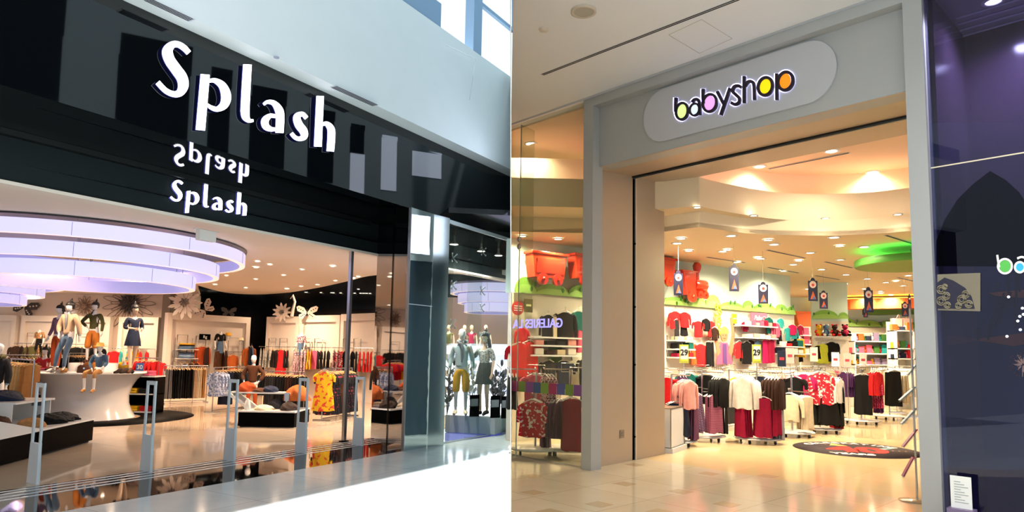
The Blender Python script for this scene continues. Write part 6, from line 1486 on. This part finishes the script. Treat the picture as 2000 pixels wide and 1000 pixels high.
# goods behind the left pane
sa, sb, zs = wshelf(1022, 1118, [658, 674, 693], 'white wall shelves with shoes and boxes seen through the left glass pane')
box_goods(sa + .05, sb - .1, zs[1], 4, 'middle board behind the left pane', 8, ['charcoal', 'palepink', 'crimson', 'black'], .13); box_goods(sa + .05, sb - .1, zs[2], 4, 'lower board behind the left pane', 9, ['cream', 'green', 'darkbrown', 'white'], .15)
wall_garments([(1010, 640, 'kid', 'red', .7), (1004, 672, 'tee', 'red', .9), (1022, 668, 'tee', 'red', .85), (1060, 615, 'jacket', 'black', .6), (1072, 618, 'scarf', 'cream', .5), (1090, 610, 'jacket', 'black', .8), (1100, 615, 'kid', 'magenta', .7), (1118, 608, 'kid', 'teal', .8)], 'on the wall behind the left pane')
wall_garments([(1115, 632, 'trousers', 'pink', .6), (1124, 632, 'trousers', 'pink', .6), (1130, 700, 'tee', 'black', .8), (1015, 700, 'tee', 'crimson', .9), (1060, 705, 'tee', 'charcoal', .7), (1090, 705, 'tee', 'navy', .8)], 'lower on the wall behind the left pane')
for px, py0, py1, c, lb_ in ((1027, 584, 610, 'olive', 'olive card on the wall behind the left pane'), (1081, 674, 716, 'green', 'green card standing among shelves behind the left pane'), (1431, 613, 632, 'mustard', 'small yellow green card on wall left of pink sign')):
    z0, z1_ = wz_at(px, py1, .05), wz_at(px, py0, .05); t = thing('info_card', lb_, 'sign', MW @ MT((wcol(px), -.06, z0))); w_ = (z1_ - z0) * .38
    B(fab(c)).box(-w_, w_, -.006, .006, 0, z1_ - z0).build('card', t); B(pm('card light print', 'd8dca0', .5)).box(-w_ * .6, w_ * .6, -.008, -.006, (z1_ - z0) * .45, (z1_ - z0) * .6).build('printed_band', t)
b = B(pm('red round sign', 'c22a30', .5)); 
t = thing('round_sign', 'round red sign with white stripes at left edge behind the pane', 'sign', MW @ MT((wcol(1006), -.06, wz_at(1006, 602, .05))))
b.hprism([(.13 * math.cos(a), .13 * math.sin(a)) for a in [2 * math.pi * q / 24 for q in range(24)]], -.01, .01); b.build('disc', t)
b = B(pm('white print', 'f4f4f0', .5))
for z in (-.04, 0, .04): b.box(-.09, .09, -.013, -.01, z - .008, z + .008)
b.build('stripes', t)
# pink logo board, poster child
z0, z1_ = wz_at(1476, 632, .1), wz_at(1476, 611, .1)
t = thing('brand_board', 'pink rounded board with white lettering on the left shop wall', 'sign', MW @ MT((wcol(1476), -.1, (z0 + z1_) / 2)))
w_ = (wcol(1491) - wcol(1460)) / 2; h_ = (z1_ - z0) / 2
b = B(pm('sign pink', 'e8708c', .5)); b.hprism([(sx * (w_ - .04) + .04 * math.cos(a), sz * (h_ - .04) + .04 * math.sin(a)) for sx, sz, a0 in ((1, 1, 0), (-1, 1, 90), (-1, -1, 180), (1, -1, 270)) for a in (R(a0), R(a0 + 45), R(a0 + 90))], -.02, .02); b.build('board', t)
put_text('Baby', .16, pm('white print', 'f4f4f0', .5), t.matrix_world @ MT((-.06, -.024, 0)), t, italic=.3, bold=.004)
b = B(pm('white print', 'f4f4f0', .5), True); b.tube([(w_ * .62 + .05 * math.cos(a), -.024, .05 * math.sin(a)) for a in [2 * math.pi * q / 14 for q in range(15)]], .008, 5); b.build('round_emblem', t)
t = thing('child_poster', 'cut-out poster of a child in pink jacket with raised arms on the left wall', 'poster', MW @ MT((wcol(1405), -.14, 0)) @ MT((0, 0, wz_at(1405, 655, .14) * -.4)) @ Matrix.Diagonal((1.4, 1, 1.4, 1)))
zh = wz_at(1405, 655, .14); zb_ = zh - .48; ps = pm('poster skin', 'c87c58', .6)
b = B(ps); b.hprism([(.09 * math.cos(a), zh + .11 * math.sin(a)) for a in [2 * math.pi * q / 20 for q in range(20)]], -.01, .01); hd__ = b.build('head', t)
b = B(pm('poster hair', 'c89c4c', .6)); b.hprism([(.11 * math.cos(a), zh + .03 + .12 * math.sin(a)) for a in [math.pi * q / 12 for q in range(13)]] + [(-.12, zh - .08), (-.085, zh + .02), (.085, zh + .02), (.12, zh - .08)][0:0], -.014, -.008); b.build('hair', t)
b = B(pm('poster dark detail', '5a2c28', .6))
for x in (-.035, .035): b.box(x - .012, x + .012, -.013, -.0105, zh - .005, zh + .008)
b.box(-.03, .03, -.013, -.0105, zh - .055, zh - .045); b.build('face_details', hd__)
b = B(ps)
for s in (-1, 1): b.hprism([(s * x, z) for x, z in ([(.10, zh - .28), (.20, zh + .02), (.16, zh + .30), (.22, zh + .30), (.27, zh + .0), (.18, zh - .35)])][::(-1 if s < 0 else 1)][::-1], -.008, .004)
b.build('arms', t)
b = B(pm('poster pink jacket', 'd4587c', .6)); b.hprism([(-.20, zb_), (.20, zb_), (.17, zh - .25), (.08, zh - .12), (-.08, zh - .12), (-.17, zh - .25)], -.006, .006); b.build('jacket', t)
b = B(pm('poster scarf', '5a3a78', .6)); b.hprism([(-.05, zh - .45), (.06, zh - .5), (.05, zh - .14), (-.05, zh - .14)], -.012, -.006); b.build('scarf', t)
b = B(pm('lime tinsel', 'd8e84a', .6), True); rg = random.Random(2); sx = wcol(1397) 
for k in range(90):
    z = wz_at(1397, 595 + rg.uniform(0, 58), .1); b.ball((sx + rg.uniform(-.09, .09), -.1 + rg.uniform(-.04, .04), z), .025, .02, .03, 6, 4)
tag(b.build('tinsel_garland', M=MW), 'bright lime green tinsel hanging above the child poster', 'garland')

# ------------------------------------------------------------------ column goods and far toys
MCc = MT((cp_.x, cp_.y, 0)) @ Matrix.Rotation(R(-22), 4, 'Z')
t = thing('wall_shelf', 'white shelf board on front of the aqua column with soft toys', 'shelf', MCc @ MT((-.42, -.43, 0)))
zc = wd(1624, 653, 17).z; B(white_gloss).box(0, .9, -.3, 0, zc - .03, zc).build('shelf_board', t)
def soft_toy(P, label, c1_, c2_, s=1.0):
    t = thing('soft_toy', label, 'toy', MT(P) @ Matrix.Scale(s, 4)); B(fab(c1_), True).ball((0, 0, .10), .10, .08, .11).build('body', t); h = B(fab(c1_), True).ball((0, -.01, .26), .075, .07, .07).build('head', t)
    b = B(fab(c2_), True); b.ball((-.06, 0, .32), .028); b.ball((.06, 0, .32), .028); b.build('ears', h); b = B(fab(c2_), True)
    for x in (-.07, .07): b.tube([(x, -.02, .05), (x * 1.3, -.14, .04)], .035); b.tube([(x, 0, .17), (x * 1.8, -.06, .11)], .025)
    b.build('limbs', t)
for x, c1_, c2_, lb_ in ((.12, 'yellow', 'red', 'yellow soft toy on the column shelf, leftmost'), (.30, 'denim', 'white', 'blue soft toy on the column shelf'), (.52, 'darkbrown', 'red', 'dark brown soft toy on the column shelf'), (.78, 'crimson', 'black', 'crimson soft toy at right end of column shelf')):
    soft_toy(MCc @ Vector((-.42 + x, -.58, zc + .001)), lb_, c1_, c2_, 1.0)
for px, py, kk, c in ((1606, 668, 'blouse', 'lime'), (1633, 664, 'blouse', 'black'), (1592, 672, 'kid', 'black')):
    garment(kk, fab(c), MT(Vector(((MCc @ Vector((-.25 + .27 * [1606, 1633, 1592].index(px) if px != 1592 else -.38, -.50, 0))).x, (MCc @ Vector((0, -.52, 0))).y, wd(px, py, 16.6).z))), '%s %s hanging on the front of the aqua column' % (cname(c), KW[kk]), 'clothes hanging on the aqua column', clearp, 1, .9)
for k, (pa, pb, ys, d) in enumerate([(1672, 1755, [666, 690, 712], 22.6), (1755, 1792, [645, 680, 700], 21.8), (1564, 1600, [654, 672, 690], 22.4)]):
    P = at(pa, d, 0); Q = at(pb, d, 0); l = Q.x - P.x
    t = thing('toy_shelf', ['white shelf unit with colourful toys on the far back wall', 'shelf unit with peach bags and toys beside the right frame', 'pink shelf unit behind the left side of the column'][k], 'shelf', MT((P.x, P.y, 0)))
    B(wht).box(0, l, .5, .55, 0, wd(pa, ys[0], d).z + .3).build('back_board', t)
    for x in (0, l - .04): B(white_gloss).box(x, x + .04, .0, .5, 0, wd(pa, ys[0], d).z).build('side_panel', t)
    for j, y in enumerate(ys):
        z = wd((pa + pb) / 2, y, d).z; B(white_gloss).box(0, l, 0, .5, z - .04, z).build('shelf_board', t)
        rg = random.Random(40 + k * 5 + j); n = int((pb - pa) / 7)
        for q in range(n):
            c = rg.choice(['red', 'yellow', 'turquoise', 'green', 'orange', 'navy', 'pink', 'white', 'lilac', 'palepink'] if k != 2 else ['palepink', 'pink', 'white', 'red']); x = l * (q + .5) / n; h_ = rg.uniform(.12, .3)
            lab_ = '%s toy %s, %s on %s board of %s' % (cname(c), ['box', 'figure'][q % 2], ORD[q], ['top', 'middle', 'low'][j], ['far back shelf unit', 'shelf by right frame', 'pink shelf unit'][k])
            if q % 2: b = B(fab(c), True); b.ball((0, 0, h_ * .35), .09, .07, h_ * .35, 8, 6); b.ball((0, 0, h_ * .85), .055, .05, .06, 8, 6)
            else: b = B(fab(c)); b.box(-.09, .09, -.08, .08, 0, h_)
            o = b.build('toy_figure' if q % 2 else 'toy_box', M=MT((P.x + x, P.y + .22, z + .001))); tag(o, lab_, 'toy', 'toys on the shelf units at the back')
for k, (px, py) in enumerate([(1766, 622), (1785, 626)]):
    P = at(px, 21.9, 0); P.z = wd(px, 644, 21.9).z + .002; t = thing('gift_bag', ['peach gift bag on top of the shelf unit by the right frame, left one', 'peach gift bag on top of the shelf unit by right frame, right one'][k], 'bag', MT(P + Vector((0, .25, 0))))
    b = B(fab('palepink')); b.loft([[(sx * w_, sy * .1, z) for sx, sy in ((-1, -1), (1, -1), (1, 1), (-1, 1))] for z, w_ in ((0, .13), (.38, .15))], smooth=False); b.build('bag_body', t); B(fab('palepink'), True).tube([(-.06, -.1, .38), (0, -.11, .50), (.06, -.1, .38)], .008).build('handle', t)
for k, (px, py, d, c) in enumerate([(1686, 700, 17.0, 'white'), (1655, 702, 15.8, 'palepink'), (1632, 700, 16, 'white'), (1590, 690, 16, 'cream'), (1527, 700, 14.5, 'navy'), (1543, 694, 14.8, 'palepink')]):
    P = wd(px, py + 16, d); t = thing('info_card', '%s upright price card above the clothes racks, %s from the left' % (cname(c), ['fifth', 'sixth', 'fourth', 'third', 'first', 'second'][k] if k != 0 else 'last'), 'sign', MT(P))
    B(fab(c)).box(-.09, .09, -.005, .005, 0, .34).build('card', t); B(pm('card print', 'b83040' if c != 'navy' else 'd8c8c8', .5)).box(-.05, .05, -.007, -.005, .14, .2).build('printed_band', t); B(steel).cyl((0, 0, 0), (0, 0, -P.z + .01), .006, 6).build('holder', t)
# white counter box by the jamb
P0 = wz(1311, 886, 0); P1 = wz(1338, 876, 0)
ang = math.atan2(P1.y - P0.y, P1.x - P0.x); w_ = (P1 - P0).length
t = thing('plinth_box', 'white box plinth with metal edges standing beside the beige jamb', 'plinth', MT(P0) @ Matrix.Rotation(ang, 4, 'Z'))
edge_ = pm('alu edge', '8f8676', .3, metal=.6)
B(clearp).box(.012, w_ - .012, .01, .4, .09, .72).build('box', t); B(clearp).box(-.02, w_ + .02, -.03, .42, .0, .08).build('foot_board', t)
b = B(edge_)
for x in (0, w_ - .012): b.box(x, x + .012, 0, .012, .08, .73)
b.box(0, w_, 0, .012, .08, .092); b.box(0, w_, 0, .012, .718, .73); b.box(0, w_, 0, .41, .72, .735); b.box(0, .012, .4, .412, .08, .73); b.build('edge_frame', t)
# floor sticker
fc = wz(1672, 878, 0)
t = thing('floor_sticker', 'large round dark floor sticker with red 40 and the words celebrating years', 'floor sticker', MT((fc.x, fc.y, 0)) @ Matrix.Rotation(R(-14), 4, 'Z'))
B(pm('sticker dark', '2a2228', .6, spec=.1, noise=.3, nscale=3)).lathe([(.001, .003), (1.04, .003), (1.04, .0)], 72, caps=False).build('disc', t)
def floor_text(body, size, m, x, y, rz=0, bold=.0, nm='lettering'):
    me = text_mesh(body, size, m, extrude=.001, bold=bold); o = bpy.data.objects.new(nm, me); col.objects.link(o); o.parent = t; o.location = (x, y, .006); o.rotation_euler = (0, 0, rz)
wp_ = pm('sticker white', 'f2e4da', .4); rp_ = pm('sticker red', 'c02a26', .7, spec=.1)
S_ = 'CELEBRATING'
for k, ch in enumerate(S_):
    a = R(146 - 112 * k / 10); floor_text(ch, .21, wp_, .84 * math.cos(a), .84 * math.sin(a), a - math.pi / 2, .008, 'letter')
floor_text('YEARS', .24, wp_, -.2, -.66, 0, .008); floor_text('40', .95, rp_, .0, -.08, 0, .05, 'number')
for P, c_ in (([(-.35, .42), (-.05, .42), (-.25, .72)], 'e8b04a'), ([(.35, .2), (.75, .42), (.5, .15)], '6ab8a4')):
    b = B(pm('sticker ' + c_, c_, .4)); b.prism([(x, y) for x, y in P], .004, .006); fixn(b.build('triangle', t))
b = B(pm('sticker ochre', 'b8804a', .4))
for k in range(12): a = k * 2.1; q = .5 + .1 * (k % 4); b.box(q * math.cos(a) - .015, q * math.cos(a) + .015, q * math.sin(a) - .015, q * math.sin(a) + .015, .004, .006)
b.build('star_specks', t)
# leaflet stand by the right frame
P = wz(1786, 979, 0)
t = thing('leaflet_stand', 'slim acrylic leaflet stand with slanted pink leaflets beside the right frame', 'leaflet stand', MT(P) @ Matrix.Rotation(R(-10), 4, 'Z'))
B(pm('stand base', 'c8b49a', .2, metal=.4), True).lathe([(.16, 0), (.16, .012), (.02, .02)], 32).build('base_disc', t)
ac = glass('acrylic', 'e4eef4', .12, .5)
B(steel, True).cyl((.03, 0, .01), (.03, 0, 2.2), .012, 8).build('pole', t)
pl_ = pm('pink leaflet', '9a4a70', .4); pl2 = pm('grey blue leaflet', '8a9cb0', .4)
for k, (x1, y1, x2, y2) in enumerate([(1763, 930, 1783, 893), (1763, 872, 1790, 838), (1760, 828, 1788, 797), (1757, 782, 1787, 755), (1772, 732, 1788, 712)]):
    A_ = wd(x1, y1, P.y) - P; C_ = wd(x2, y2, P.y) - P; Ri = Matrix.Rotation(R(10), 3, 'Z'); A_, C_ = Ri @ A_, Ri @ C_
    d_ = (C_ - A_).normalized(); nn = Vector((-d_.z, 0, d_.x)) * .006
    b = B(pl_ if k in (0, 1) else pl2); b.add([A_ + Vector((0, -.03, 0)) - nn, C_ + Vector((0, -.03, 0)) - nn, C_ + Vector((0, .03, 0)) - nn, A_ + Vector((0, .03, 0)) - nn, A_ + Vector((0, -.03, 0)) + nn, C_ + Vector((0, -.03, 0)) + nn, C_ + Vector((0, .03, 0)) + nn, A_ + Vector((0, .03, 0)) + nn], [(0, 3, 2, 1), (4, 5, 6, 7), (0, 1, 5, 4), (1, 2, 6, 5), (2, 3, 7, 6), (3, 0, 4, 7)])
    b.build('leaflet', t)
    b = B(ac); E_ = nn * 2.4; b.add([A_ + Vector((-.01, -.035, -.01)) - E_, C_ + Vector((.01, -.035, .01)) - E_, C_ + Vector((.01, .035, .01)) - E_, A_ + Vector((-.01, .035, -.01)) - E_], [(0, 1, 2, 3)]); b.build('pocket', t)

# fill lamps added to brighten the right mall
for k, (x, y, e) in enumerate([(2.6, 3.6, 260), (5.6, 2.6, 240), (2.4, 0.5, 240), (1.6, -1.6, 240), (5.4, -0.8, 240)]):
    downlight(Vector((x, y, ZC - .002)), lamp_on, 'round mall downlight in the plain ceiling before the right shop', 'mall ceiling downlights', .08, e, (1, .95, .88), 165)
for k, px in enumerate((1940, 2060)):
    p = lz(MR, px, 2, 5.245); w = MR @ p; downlight(w, lamp_cool, 'bright lamp in the niche ceiling at the upper right corner', 'niche ceiling lamps', .07, 110, (.95, .93, 1), 160)
print('garments', gcount[0])

# the added dividing wall leans to stay edge-on to the camera; everything that meets it follows its face
bpy.context.view_layer.update()
TR = math.tan(ROLL)
for o in list(scene.objects):
    if o.type != 'MESH' or o.modifiers.get('skin'): continue
    root = o
    while root.parent: root = root.parent
    if root.get('kind') != 'structure' and root.name.split('.')[0] not in ('display_window', 'shop_window', 'display_platform', 'display_shelving', 'floor_light'): continue
    mw = o.matrix_world; mi = mw.inverted()
    for v in o.data.vertices:
        w = mw @ v.co
        if abs(w.x) < 0.03 and w.y > 4.4:
            w.x -= (w.z - H) * TR; v.co = mi @ w

# each lamp's label tells its place along its own ceiling
def px_of(w):
    c = WC.transposed() @ (Vector(w) - CAMP)
    return (PX - F * c.x / c.z, PY + F * c.y / c.z) if c.z < -0.1 else (9999, 0)
sets = {}
for o in scene.objects:
    if o.name.split('.')[0] == 'downlight' and o.parent is None:
        w = o.matrix_world.translation
        if w.x < 0: k = 'black' if w.z > 3.8 else 'cream'
        else: k = 'mall' if w.z > 5.2 and w.y < 9 and o['group'].startswith('mall') else 'niche' if o['group'].startswith('niche') else 'high' if w.z > 4.6 else 'ledge' if w.z > 3.9 else 'low'
        sets.setdefault(k, []).append(o)
LB = {'black': 'spot lamp in the black ceiling', 'cream': 'warm downlight in cream ceiling of the black-fronted shop', 'mall': 'downlight in the plain mall ceiling', 'niche': 'lamp in the niche ceiling', 'high': 'downlight in the high peach ceiling', 'ledge': 'spot lamp on the curved ledge', 'low': 'downlight in the low ceiling of the bright shop'}
for k, l in sets.items():
    for i, o in enumerate(sorted(l, key=lambda o: px_of(o.matrix_world.translation)[0])):
        o['label'] = '%s, %s from left' % (LB[k], ORD[i] if i < len(ORD) else 'last'); o['group'] = 'lamps: ' + LB[k]
